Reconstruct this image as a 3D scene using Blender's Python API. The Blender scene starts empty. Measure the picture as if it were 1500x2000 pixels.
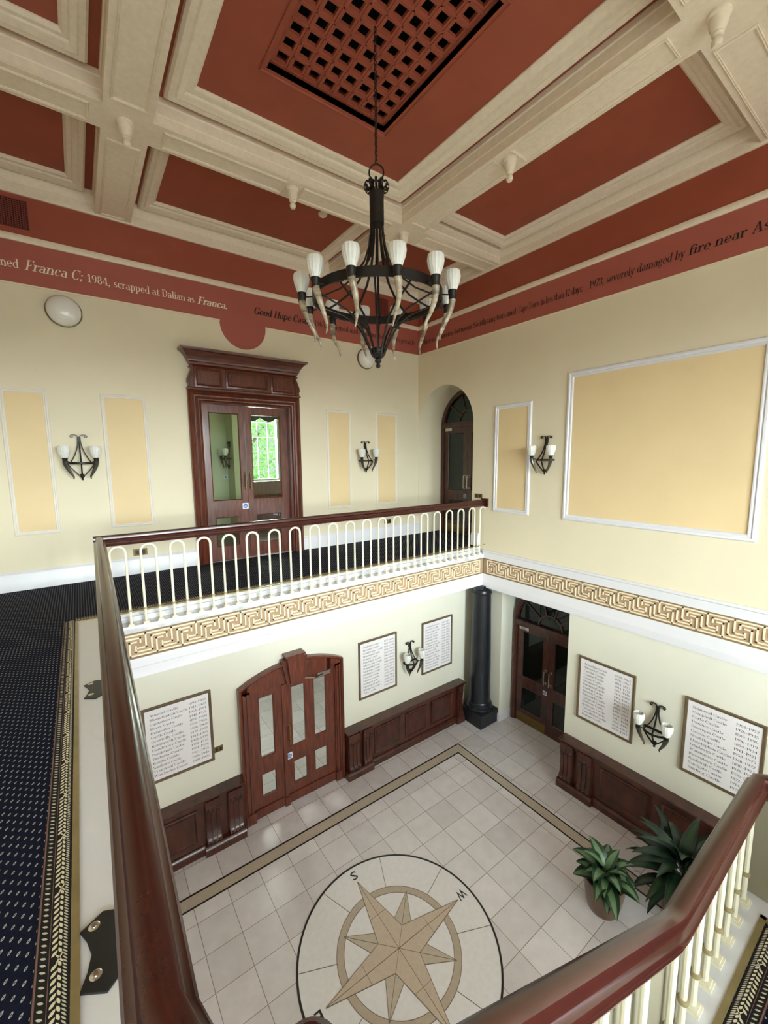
import bpy, bmesh, math, random
from mathutils import Vector, Matrix
rnd = random.Random(11)
PI = math.pi
S = bpy.context.scene
COL = S.collection

# ------------------------------------------------------------------ materials
def lin(c):
    o = []
    for v in c[:3]:
        v /= 255.0
        o.append(v / 12.92 if v <= 0.04045 else ((v + 0.055) / 1.055) ** 2.4)
    return (*o, 1.0)

def base_mat(name):
    m = bpy.data.materials.new(name); m.use_nodes = True
    nt = m.node_tree
    return m, nt, nt.nodes['Principled BSDF']

def M(name, col, rough=0.5, metal=0.0, coat=0.0, spec=0.5, noise=None, bump=None, stretch=(1, 1, 1), emit=0.0, col2=None):
    m, nt, b = base_mat(name)
    b.inputs['Base Color'].default_value = lin(col)
    b.inputs['Roughness'].default_value = rough
    b.inputs['Metallic'].default_value = metal
    b.inputs['Coat Weight'].default_value = coat
    b.inputs['Coat Roughness'].default_value = 0.12
    b.inputs['Specular IOR Level'].default_value = spec
    if emit:
        b.inputs['Emission Color'].default_value = lin(col)
        b.inputs['Emission Strength'].default_value = emit
    if noise or bump:
        tc = nt.nodes.new('ShaderNodeTexCoord'); mp = nt.nodes.new('ShaderNodeMapping')
        mp.inputs['Scale'].default_value = stretch
        nt.links.new(tc.outputs['Object'], mp.inputs['Vector'])
    if noise:
        n = nt.nodes.new('ShaderNodeTexNoise'); n.inputs['Scale'].default_value = noise[0]; n.inputs['Detail'].default_value = 5
        nt.links.new(mp.outputs[0], n.inputs['Vector'])
        r = nt.nodes.new('ShaderNodeValToRGB'); c2 = lin(col2) if col2 else tuple(x * (1 - noise[1]) for x in lin(col)[:3]) + (1,)
        r.color_ramp.elements[0].color = c2; r.color_ramp.elements[1].color = lin(col)
        r.color_ramp.elements[0].position = 0.32; r.color_ramp.elements[1].position = 0.68
        nt.links.new(n.outputs['Fac'], r.inputs['Fac']); nt.links.new(r.outputs['Color'], b.inputs['Base Color'])
    if bump:
        n2 = nt.nodes.new('ShaderNodeTexNoise'); n2.inputs['Scale'].default_value = bump[0]; n2.inputs['Detail'].default_value = 4
        nt.links.new(mp.outputs[0], n2.inputs['Vector'])
        bp = nt.nodes.new('ShaderNodeBump'); bp.inputs['Strength'].default_value = bump[1]; bp.inputs['Distance'].default_value = 0.01
        nt.links.new(n2.outputs['Fac'], bp.inputs['Height']); nt.links.new(bp.outputs['Normal'], b.inputs['Normal'])
    return m

def glass_mat(name, tint=(235, 240, 236), gloss=0.12, rough=0.02):
    m = bpy.data.materials.new(name); m.use_nodes = True
    nt = m.node_tree; nt.nodes.clear()
    o = nt.nodes.new('ShaderNodeOutputMaterial'); t = nt.nodes.new('ShaderNodeBsdfTransparent'); g = nt.nodes.new('ShaderNodeBsdfGlossy')
    mx = nt.nodes.new('ShaderNodeMixShader'); f = nt.nodes.new('ShaderNodeFresnel'); f.inputs['IOR'].default_value = 1.5
    t.inputs['Color'].default_value = lin(tint); g.inputs['Roughness'].default_value = rough
    ge = nt.nodes.new('ShaderNodeNewGeometry'); iv = nt.nodes.new('ShaderNodeMath'); iv.operation = 'SUBTRACT'; iv.inputs[0].default_value = 1.0; nt.links.new(ge.outputs['Backfacing'], iv.inputs[1])
    ml = nt.nodes.new('ShaderNodeMath'); ml.operation = 'MULTIPLY'; nt.links.new(f.outputs[0], ml.inputs[0]); nt.links.new(iv.outputs[0], ml.inputs[1])
    nt.links.new(ml.outputs[0], mx.inputs[0]); nt.links.new(t.outputs[0], mx.inputs[1]); nt.links.new(g.outputs[0], mx.inputs[2])
    nt.links.new(mx.outputs[0], o.inputs[0])
    return m

MAT = {}
MAT['cream'] = M('cream_wall_paint', (231, 220, 193), 0.6, noise=(1.3, 0.05), bump=(60, 0.05))
MAT['creamlow'] = M('pale_lower_wall_paint', (228, 225, 210), 0.6, noise=(1.3, 0.05), bump=(60, 0.05))
MAT['panel'] = M('buttery_panel_paint', (233, 208, 162), 0.6, noise=(1.6, 0.05), bump=(60, 0.05))
MAT['panelframe'] = M('pale_panel_moulding', (232, 224, 214), 0.5)
MAT['white'] = M('white_gloss_paint', (228, 227, 232), 0.35, noise=(2.5, 0.015))
MAT['offwhite'] = M('ivory_plaster_paint', (238, 222, 200), 0.6, noise=(22, 0.09), bump=(90, 0.08))
MAT['red'] = M('terracotta_ceiling_paint', (158, 76, 54), 0.6, noise=(3, 0.1), bump=(50, 0.05))
MAT['frieze'] = M('terracotta_frieze_paint', (170, 90, 77), 0.6, noise=(2, 0.06))
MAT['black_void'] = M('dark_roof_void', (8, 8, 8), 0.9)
WOODN = (3.2, 0.5)
MAT['wood'] = M('polished_mahogany', (112, 52, 32), 0.32, coat=0.35, noise=(3.0, 0.5), stretch=(9, 9, 1.3), col2=(70, 29, 18))
MAT['woodh'] = M('polished_mahogany_long_grain', (108, 50, 31), 0.32, coat=0.35, noise=(3.0, 0.5), stretch=(1.3, 9, 9), col2=(66, 27, 17))
MAT['dado'] = M('dark_stained_mahogany', (84, 41, 28), 0.32, coat=0.3, noise=(3.0, 0.5), stretch=(3, 3, 1.5), col2=(50, 23, 17))
MAT['rail'] = M('french_polished_handrail_wood', (66, 25, 18), 0.27, coat=0.2, noise=(60.0, 0.4), col2=(56, 21, 15))
MAT['iron'] = M('blackened_wrought_iron', (46, 41, 38), 0.45, metal=0.55, noise=(30, 0.3))
MAT['frost'] = M('frosted_ribbed_glass', (236, 236, 232), 0.35, noise=(25, 0.08))
MAT['horn'] = M('polished_cattle_horn', (196, 180, 156), 0.25, coat=0.4, noise=(9, 0.5), stretch=(1, 1, 2.5), col2=(112, 98, 80))
MAT['darkhorn'] = M('dark_cattle_horn', (84, 78, 66), 0.3, coat=0.3, noise=(9, 0.5), col2=(44, 40, 34))
MAT['balus'] = M('cream_gloss_iron_paint', (240, 234, 212), 0.3, noise=(8, 0.05))
MAT['collar'] = M('worn_brass_collar', (176, 160, 120), 0.45, metal=0.3)
MAT['marble'] = M('veined_white_marble', (236, 235, 236), 0.3, noise=(7, 0.25), col2=(188, 188, 192))
MAT['keybrown'] = M('greek_key_brown_ground', (176, 148, 116), 0.55, noise=(9, 0.12))
MAT['keycream'] = M('greek_key_cream_line', (240, 224, 196), 0.5)
MAT['keydark'] = M('greek_key_edge_bronze', (134, 112, 78), 0.5)
MAT['column'] = M('blue_black_marble', (30, 34, 42), 0.35, coat=0.15, noise=(6, 0.4), stretch=(2, 2, 0.6), col2=(17, 19, 25))
MAT['brass'] = M('polished_brass', (176, 142, 88), 0.3, metal=1.0)
MAT['chrome'] = M('polished_steel', (205, 200, 192), 0.22, metal=1.0)
MAT['olive'] = M('aged_brass_plate', (120, 98, 52), 0.35, metal=0.6)
MAT['boardframe'] = M('bronze_brown_frame', (104, 86, 62), 0.45, noise=(20, 0.2))
MAT['board'] = M('pale_board_face', (236, 232, 235), 0.5, noise=(3, 0.03))
MAT['ink'] = M('grey_sign_ink', (92, 86, 92), 0.7)
MAT['redink'] = M('red_sign_ink', (176, 70, 70), 0.7)
MAT['black'] = M('black_lettering', (26, 18, 18), 0.6)
MAT['whitetext'] = M('cream_lettering', (246, 232, 214), 0.6)
MAT['gold'] = M('gold_edging_strip', (160, 142, 100), 0.35, metal=0.3, noise=(12, 0.2))
MAT['kerb'] = M('white_vinyl_kerb_sheet', (226, 226, 232), 0.3, bump=(9, 0.25), stretch=(1, 2.2, 1))
MAT['plate'] = M('black_cast_plate', (30, 31, 32), 0.4, noise=(50, 0.3))
MAT['globe'] = M('opal_glass', (240, 238, 234), 0.15, coat=0.6)
MAT['rim'] = M('brass_rim', (112, 98, 66), 0.35, metal=0.7)
MAT['vent'] = M('red_vent_grille_paint', (120, 50, 36), 0.6)
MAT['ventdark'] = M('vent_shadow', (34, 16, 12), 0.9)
MAT['sticker'] = M('white_sticker', (225, 232, 240), 0.4)
MAT['stickblue'] = M('blue_sticker_disc', (52, 96, 176), 0.4)
MAT['stonetan'] = M('tan_inlay_stone', (198, 184, 166), 0.32, noise=(26, 0.1))
MAT['stonetan2'] = M('beige_inlay_stone', (206, 188, 168), 0.32, noise=(26, 0.1))
MAT['stonegrey'] = M('grey_beige_inlay_stone', (190, 174, 156), 0.32, noise=(26, 0.1))
MAT['stonewhite'] = M('pale_compass_stone', (238, 235, 236), 0.32, noise=(20, 0.06))
MAT['inlayblack'] = M('black_inlay_stone', (24, 18, 18), 0.3)
MAT['grout'] = M('inlay_joint', (122, 104, 88), 0.6)
MAT['pot'] = M('brown_glazed_pot', (104, 76, 52), 0.3, coat=0.3, noise=(6, 0.3))
MAT['soil'] = M('potting_soil', (36, 26, 20), 0.95)
MAT['leaf'] = M('dark_green_leaf', (34, 62, 38), 0.35, noise=(9, 0.3))
MAT['leafmid'] = M('pale_green_leaf_centre', (104, 136, 96), 0.35, noise=(9, 0.2))
MAT['leafdark'] = M('deep_green_leaf', (17, 36, 21), 0.32, noise=(9, 0.3))
MAT['greenwall'] = M('pale_sage_room_paint', (212, 216, 190), 0.6, noise=(2, 0.05))
MAT['greywall'] = M('pale_grey_corridor_paint', (206, 208, 200), 0.6, noise=(2, 0.05))
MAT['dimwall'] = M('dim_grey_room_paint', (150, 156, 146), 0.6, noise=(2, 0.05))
MAT['curtain'] = M('dark_green_curtain', (58, 64, 52), 0.8, noise=(6, 0.3), stretch=(6, 1, 1))
MAT['bark'] = M('tree_bark', (78, 68, 54), 0.9, noise=(8, 0.4))
MAT['treeleaf'] = M('sunlit_leaf', (126, 176, 88), 0.6, noise=(3, 0.4), col2=(70, 124, 50))
MAT['pave'] = M('pale_forecourt', (200, 198, 190), 0.8, noise=(4, 0.1))
MAT['lamp'] = M('corridor_panel_glow', (255, 246, 230), 0.5, emit=6.0)  # glow of the panel added in the corridor
MAT['bordline'] = M('pink_carpet_line', (128, 92, 84), 0.9)
MAT['cleaf'] = M('cream_carpet_leaf', (228, 218, 188), 0.9)
MAT['cleaf2'] = M('grey_carpet_leaf', (206, 198, 178), 0.9)
MAT['cdark'] = M('black_carpet_border', (18, 14, 14), 0.95)
MAT['infill'] = M('beige_infill_board', (150, 142, 122), 0.5, noise=(3, 0.04))
MAT['glass'] = glass_mat('clear_glass')
MAT['dimglass'] = glass_mat('smoky_glass', (150, 160, 152))
MAT['socket'] = M('dark_socket_insert', (30, 28, 24), 0.5)

def tile_mat():
    m, nt, b = base_mat('pale_stone_floor_tiles')
    N = nt.nodes.new; L = nt.links.new
    tc = N('ShaderNodeTexCoord'); sp = N('ShaderNodeSeparateXYZ'); L(tc.outputs['Object'], sp.inputs[0])
    def mth(op, a, bb=None):
        n = N('ShaderNodeMath'); n.operation = op
        for i, v in enumerate((a, bb)):
            if v is None: continue
            if isinstance(v, (int, float)): n.inputs[i].default_value = v
            else: L(v, n.inputs[i])
        return n.outputs[0]
    P = 0.386
    ux = mth('DIVIDE', mth('SUBTRACT', sp.outputs[0], 1.061), P); uy = mth('DIVIDE', mth('SUBTRACT', sp.outputs[1], 4.203), P)
    fx = mth('ABSOLUTE', mth('SUBTRACT', mth('FRACT', ux), 0.5)); fy = mth('ABSOLUTE', mth('SUBTRACT', mth('FRACT', uy), 0.5))
    g = mth('GREATER_THAN', mth('MAXIMUM', fx, fy), 0.492)
    cb = N('ShaderNodeCombineXYZ'); L(mth('FLOOR', ux), cb.inputs[0]); L(mth('FLOOR', uy), cb.inputs[1])
    wn = N('ShaderNodeTexWhiteNoise'); L(cb.outputs[0], wn.inputs['Vector'])
    no = N('ShaderNodeTexNoise'); no.inputs['Scale'].default_value = 7; no.inputs['Detail'].default_value = 8; L(tc.outputs['Object'], no.inputs['Vector'])
    mixv = mth('ADD', mth('MULTIPLY', wn.outputs['Value'], 0.4), mth('MULTIPLY', no.outputs['Fac'], 0.6))
    r = N('ShaderNodeValToRGB'); r.color_ramp.elements[0].color = lin((212, 205, 207)); r.color_ramp.elements[1].color = lin((238, 232, 235))
    r.color_ramp.elements[0].position = 0.2; r.color_ramp.elements[1].position = 0.8
    L(mixv, r.inputs['Fac'])
    mx = N('ShaderNodeMix'); mx.data_type = 'RGBA'; L(g, mx.inputs['Factor']); L(r.outputs['Color'], mx.inputs['A']); mx.inputs['B'].default_value = lin((140, 126, 116))
    L(mx.outputs['Result'], b.inputs['Base Color']); b.inputs['Roughness'].default_value = 0.32
    return m
MAT['tile'] = tile_mat()

def carpet_mat():
    m, nt, b = base_mat('navy_dotted_carpet')
    N = nt.nodes.new; L = nt.links.new
    tc = N('ShaderNodeTexCoord'); sp = N('ShaderNodeSeparateXYZ'); L(tc.outputs['Object'], sp.inputs[0])
    def mth(op, a, bb=None):
        n = N('ShaderNodeMath'); n.operation = op
        for i, v in enumerate((a, bb)):
            if v is None: continue
            if isinstance(v, (int, float)): n.inputs[i].default_value = v
            else: L(v, n.inputs[i])
        return n.outputs[0]
    AX, AY, BY = 0.0245, -0.021, 0.0487
    i = mth('DIVIDE', sp.outputs[0], AX); ci = mth('FLOOR', i)
    fi = mth('SUBTRACT', mth('FRACT', i), 0.5)
    j = mth('FRACT', mth('DIVIDE', mth('SUBTRACT', sp.outputs[1], mth('MULTIPLY', ci, AY)), BY)); fj = mth('SUBTRACT', j, 0.5)
    u = mth('MULTIPLY', fi, AX); v = mth('MULTIPLY', fj, BY)
    u2 = mth('ADD', u, mth('MULTIPLY', v, -0.4))
    d = mth('ADD', mth('POWER', mth('DIVIDE', u2, 0.0042), 2.0), mth('POWER', mth('DIVIDE', v, 0.0078), 2.0))
    dot = mth('MULTIPLY', mth('LESS_THAN', d, 1.0), mth('GREATER_THAN', d, 0.16))
    no = N('ShaderNodeTexNoise'); no.inputs['Scale'].default_value = 140; L(tc.outputs['Object'], no.inputs['Vector'])
    r = N('ShaderNodeValToRGB'); r.color_ramp.elements[0].color = lin((10, 12, 22)); r.color_ramp.elements[1].color = lin((32, 36, 58)); L(no.outputs['Fac'], r.inputs['Fac'])
    mx = N('ShaderNodeMix'); mx.data_type = 'RGBA'; L(dot, mx.inputs['Factor']); L(r.outputs['Color'], mx.inputs['A']); mx.inputs['B'].default_value = lin((176, 176, 172))
    L(mx.outputs['Result'], b.inputs['Base Color']); b.inputs['Roughness'].default_value = 0.95; b.inputs['Specular IOR Level'].default_value = 0.1
    return m
MAT['carpet'] = carpet_mat()

# ------------------------------------------------------------------ mesh builder
class MB:
    def __init__(s): s.v = []; s.f = []; s.mi = []; s.cur = 0
    def add(s, vs, fs):
        o = len(s.v); s.v += [tuple(p) for p in vs]
        for f in fs: s.f.append(tuple(o + i for i in f)); s.mi.append(s.cur)
        return s
    def box(s, x0, x1, y0, y1, z0, z1):
        return s.fbox(lambda u, v, h: (u, v, h), x0, x1, y0, y1, z0, z1)
    def fbox(s, F, u0, u1, v0, v1, h0, h1):
        vs = [F(u, v, h) for h in (h0, h1) for v in (v0, v1) for u in (u0, u1)]
        return s.add(vs, [(0, 1, 3, 2), (4, 6, 7, 5), (0, 4, 5, 1), (2, 3, 7, 6), (0, 2, 6, 4), (1, 5, 7, 3)])
    def prism(s, F, poly, h0, h1):
        n = len(poly); vs = [F(u, v, h0) for u, v in poly] + [F(u, v, h1) for u, v in poly]
        return s.add(vs, [tuple(range(n)), tuple(range(2 * n - 1, n - 1, -1))] + [(i, (i + 1) % n, n + (i + 1) % n, n + i) for i in range(n)])
    def rings(s, rings, closed_path=False, caps=True):
        k = len(rings[0]); n = len(rings); vs = [p for r in rings for p in r]; fs = []
        for a in range(n if closed_path else n - 1):
            b = (a + 1) % n
            for i in range(k):
                j = (i + 1) % k; fs.append((a * k + i, a * k + j, b * k + j, b * k + i))
        if caps and not closed_path:
            fs.append(tuple(range(k))); fs.append(tuple((n - 1) * k + i for i in range(k - 1, -1, -1)))
        return s.add(vs, fs)
    def tube(s, pts, r, n=8):
        pts = [Vector(p) for p in pts]; rs = r if isinstance(r, (list, tuple)) else [r] * len(pts)
        rings = []; prev = None
        for i, p in enumerate(pts):
            t = (pts[min(i + 1, len(pts) - 1)] - pts[max(i - 1, 0)]).normalized()
            if prev is None:
                a = Vector((0, 0, 1)) if abs(t.z) < 0.9 else Vector((1, 0, 0)); x = t.cross(a).normalized()
            else:
                x = (prev - t * prev.dot(t))
                x = x.normalized() if x.length > 1e-6 else t.orthogonal().normalized()
            prev = x; y = t.cross(x)
            rings.append([p + (x * math.cos(2 * PI * k / n) + y * math.sin(2 * PI * k / n)) * rs[i] for k in range(n)])
        return s.rings(rings)
    def strip(s, pts, w, th, side):
        """flat bar: width w along side vector, thickness th across"""
        pts = [Vector(p) for p in pts]; side = Vector(side).normalized(); rings = []
        for i, p in enumerate(pts):
            t = (pts[min(i + 1, len(pts) - 1)] - pts[max(i - 1, 0)]).normalized(); n = t.cross(side).normalized()
            rings.append([p + side * a * w / 2 + n * b * th / 2 for a, b in ((-1, -1), (1, -1), (1, 1), (-1, 1))])
        return s.rings(rings)
    def lathe(s, prof, n=20, c=(0, 0, 0), F=None):
        c = Vector(c); rings = []
        for k in range(n):
            a = 2 * PI * k / n
            rings.append([(c.x + r * math.cos(a), c.y + r * math.sin(a), c.z + z) for r, z in prof])
        if F: rings = [[F(*p) for p in r] for r in rings]
        m = len(prof); vs = [p for r in rings for p in r]; fs = []
        for a in range(n):
            b = (a + 1) % n
            for i in range(m - 1): fs.append((a * m + i, b * m + i, b * m + i + 1, a * m + i + 1))
        if prof[0][0] > 1e-5: fs.append(tuple(a * m for a in range(n - 1, -1, -1)))
        if prof[-1][0] > 1e-5: fs.append(tuple(a * m + m - 1 for a in range(n)))
        return s.add(vs, fs)
    def mould(s, F, path, prof, closed=False):
        """prof (o,h): o = offset to the left of travel in plane, h = out of plane"""
        n = len(path); P = [Vector(p) for p in path]; rings = []
        for i in range(n):
            a = P[i - 1] if (i > 0 or closed) else None; b = P[(i + 1) % n] if (i < n - 1 or closed) else None
            t1 = (P[i] - a).normalized() if a is not None else None; t2 = (b - P[i]).normalized() if b is not None else None
            if t1 is None: t1 = t2
            if t2 is None: t2 = t1
            n1 = Vector((-t1.y, t1.x)); n2 = Vector((-t2.y, t2.x)); m = n1 + n2; m = m / max(m.dot(n1), 1e-6)
            rings.append([F(P[i].x + m.x * o, P[i].y + m.y * o, h) for o, h in prof])
        return s.rings(rings, closed_path=closed)
    def sweep(s, path, prof):
        """prof (side, up) swept along a 3-D path with a fixed up"""
        P = [Vector(p) for p in path]; n = len(P); rings = []
        up = Vector((0, 0, 1))
        for i in range(n):
            t1 = (P[i] - P[i - 1]).normalized() if i else None; t2 = (P[i + 1] - P[i]).normalized() if i < n - 1 else None
            t1 = t1 or t2; t2 = t2 or t1
            s1 = t1.cross(up).normalized(); s2 = t2.cross(up).normalized(); sd = s1 + s2; sd = sd / max(sd.dot(s1), 0.2)
            tm = (t1 + t2).normalized(); u = sd.normalized().cross(tm).normalized()
            if u.z < 0: u = -u
            u = u / max(u.z, 0.5)
            rings.append([P[i] + sd * a + u * b for a, b in prof])
        return s.rings(rings)
    def build(s, name, mats, parent=None, kind=None, world=True, sharp=35, bevel=0):
        me = bpy.data.meshes.new(name)
        off = Vector((0, 0, 0))
        if parent is not None and world: off = LOC.get(parent.name, Vector((0, 0, 0)))
        bm = bmesh.new(); bv = [bm.verts.new(Vector(p) - off) for p in s.v]
        for f, mi in zip(s.f, s.mi):
            try:
                fc = bm.faces.new([bv[i] for i in f]); fc.material_index = mi; fc.smooth = True
            except ValueError: pass
        bmesh.ops.remove_doubles(bm, verts=bm.verts, dist=1e-5)
        bmesh.ops.recalc_face_normals(bm, faces=bm.faces)
        bm.to_mesh(me); bm.free()
        if not isinstance(mats, (list, tuple)): mats = [mats]
        for m in mats: me.materials.append(MAT[m])
        me.set_sharp_from_angle(angle=math.radians(sharp))
        o = bpy.data.objects.new(name, me); COL.objects.link(o)
        if parent is not None:
            o.parent = parent; LOC[o.name] = LOC.get(parent.name, Vector((0, 0, 0)))
        if kind: o['kind'] = kind
        if bevel:
            b = o.modifiers.new('edge', 'BEVEL'); b.width = bevel; b.segments = 2; b.limit_method = 'ANGLE'
        return o
LOC = {}
def tag(o, label=None, cat=None, group=None, kind=None):
    if label: o['label'] = label
    if cat: o['category'] = cat
    if group: o['group'] = group
    if kind: o['kind'] = kind
    return o
def thing(name, label, cat, loc=(0, 0, 0), rotz=0, group=None, kind=None):
    o = bpy.data.objects.new(name, None); COL.objects.link(o)
    o.location = loc; o.rotation_euler = (0, 0, rotz); o.empty_display_size = 0.05
    LOC[o.name] = Vector(loc)
    return tag(o, label, cat, group, kind)
def kids(o): return [c for c in bpy.data.objects if c.parent == o]
def copy_tree(o, parent=None):
    c = o.copy(); COL.objects.link(c)
    if parent is not None: c.parent = parent
    for k in kids(o): copy_tree(k, c)
    return c

YA, XB, YL, YV, ZF, ZL, ZC = 7.0, 6.0, 5.58, 5.124, -1.65, -5.2, 3.46
FA = lambda u, v, h: (u, YA - h, v)          # upper wall A: u = x, v = z, h out into the room
FB = lambda u, v, h: (XB - h, u, v)          # wall B: u = y
FL = lambda u, v, h: (u, YL - h, v)          # lower wall A
FV = lambda u, v, h: (u, YV - h, v)          # gallery fascia A
FZ = lambda u, v, h: (u, v, h)

def arc(cx, cz, r, a0, a1, n): return [(cx + r * math.cos(math.radians(a0 + (a1 - a0) * k / n)), cz + r * math.sin(math.radians(a0 + (a1 - a0) * k / n))) for k in range(n + 1)]

def text_into(mb, s, F, u0, u1, v0, cap, h=0.004, shear=0.0, bold=0.0):
    cu = bpy.data.curves.new('lettering_source', 'FONT'); cu.body = s; cu.shear = shear; cu.offset = bold; cu.size = 1.0; cu.resolution_u = 2
    o = bpy.data.objects.new('lettering_source', cu); COL.objects.link(o)
    dg = bpy.context.evaluated_depsgraph_get(); ev = o.evaluated_get(dg); me = bpy.data.meshes.new_from_object(ev)
    xs = [v.co.x for v in me.vertices]; x0, x1 = min(xs), max(xs); sy = cap / 0.69
    sx = (u1 - u0) / (x1 - x0) if u1 is not None else (sy if u0 < 1e8 else sy)
    vs = [F(u0 + (v.co.x - x0) * sx, v0 + v.co.y * sy, h) for v in me.vertices]
    mb.add(vs, [tuple(p.vertices) for p in me.polygons])
    bpy.data.objects.remove(o); bpy.data.meshes.remove(me); bpy.data.curves.remove(cu)


# a small book-serif alphabet drawn as strokes: S stem, B bowl arc, L line (cap height 1, x-height 0.64)
TH, TN, XH = 0.135, 0.05, 0.64
def gl_S(x, y0, y1, foot=3, head=1, w=TH):
    r = [[(x - w / 2, y0), (x + w / 2, y0), (x + w / 2, y1), (x - w / 2, y1)]]
    for fl, y, t in ((foot, y0, TN), (head, y1, -TN)):
        if fl: r.append([(x - (0.155 if fl & 1 else w / 2), y), (x + (0.155 if fl & 2 else w / 2), y), (x + (0.155 if fl & 2 else w / 2), y + t), (x - (0.155 if fl & 1 else w / 2), y + t)])
    return r
def gl_B(cx, cy, rx, ry, a0, a1, th=TH, tn=TN):
    n = max(5, int(abs(a1 - a0) / 24)); out = []; pr = None
    for k in range(n + 1):
        a = math.radians(a0 + (a1 - a0) * k / n); c, s_ = math.cos(a), math.sin(a); w = tn + (th - tn) * abs(c) ** 1.3
        q = ((cx + rx * c, cy + ry * s_), (cx + (rx - w) * c, cy + (ry - max(tn, w * 0.6)) * s_))
        if pr: out.append([pr[0], q[0], q[1], pr[1]])
        pr = q
    return out
def gl_L(x0, y0, x1, y1, w):
    d = Vector((x1 - x0, y1 - y0)); h = w / 2
    if abs(d.x) > abs(d.y) * 2.5: return [[(x0, y0 - h), (x1, y1 - h), (x1, y1 + h), (x0, y0 + h)]]
    h = h * d.length / max(abs(d.y), 1e-6); return [[(x0 - h, y0), (x0 + h, y0), (x1 + h, y1), (x1 - h, y1)]]
def gl_dot(x, y, r=0.085): return [[(x + r * math.cos(PI * k / 4), y + r * math.sin(PI * k / 4)) for k in range(8)]]
def gl_sf(x, y, w=0.15): return [[(x - w, y), (x + w, y), (x + w, y + TN), (x - w, y + TN)]]
S_, B_, L_ = gl_S, gl_B, gl_L
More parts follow.
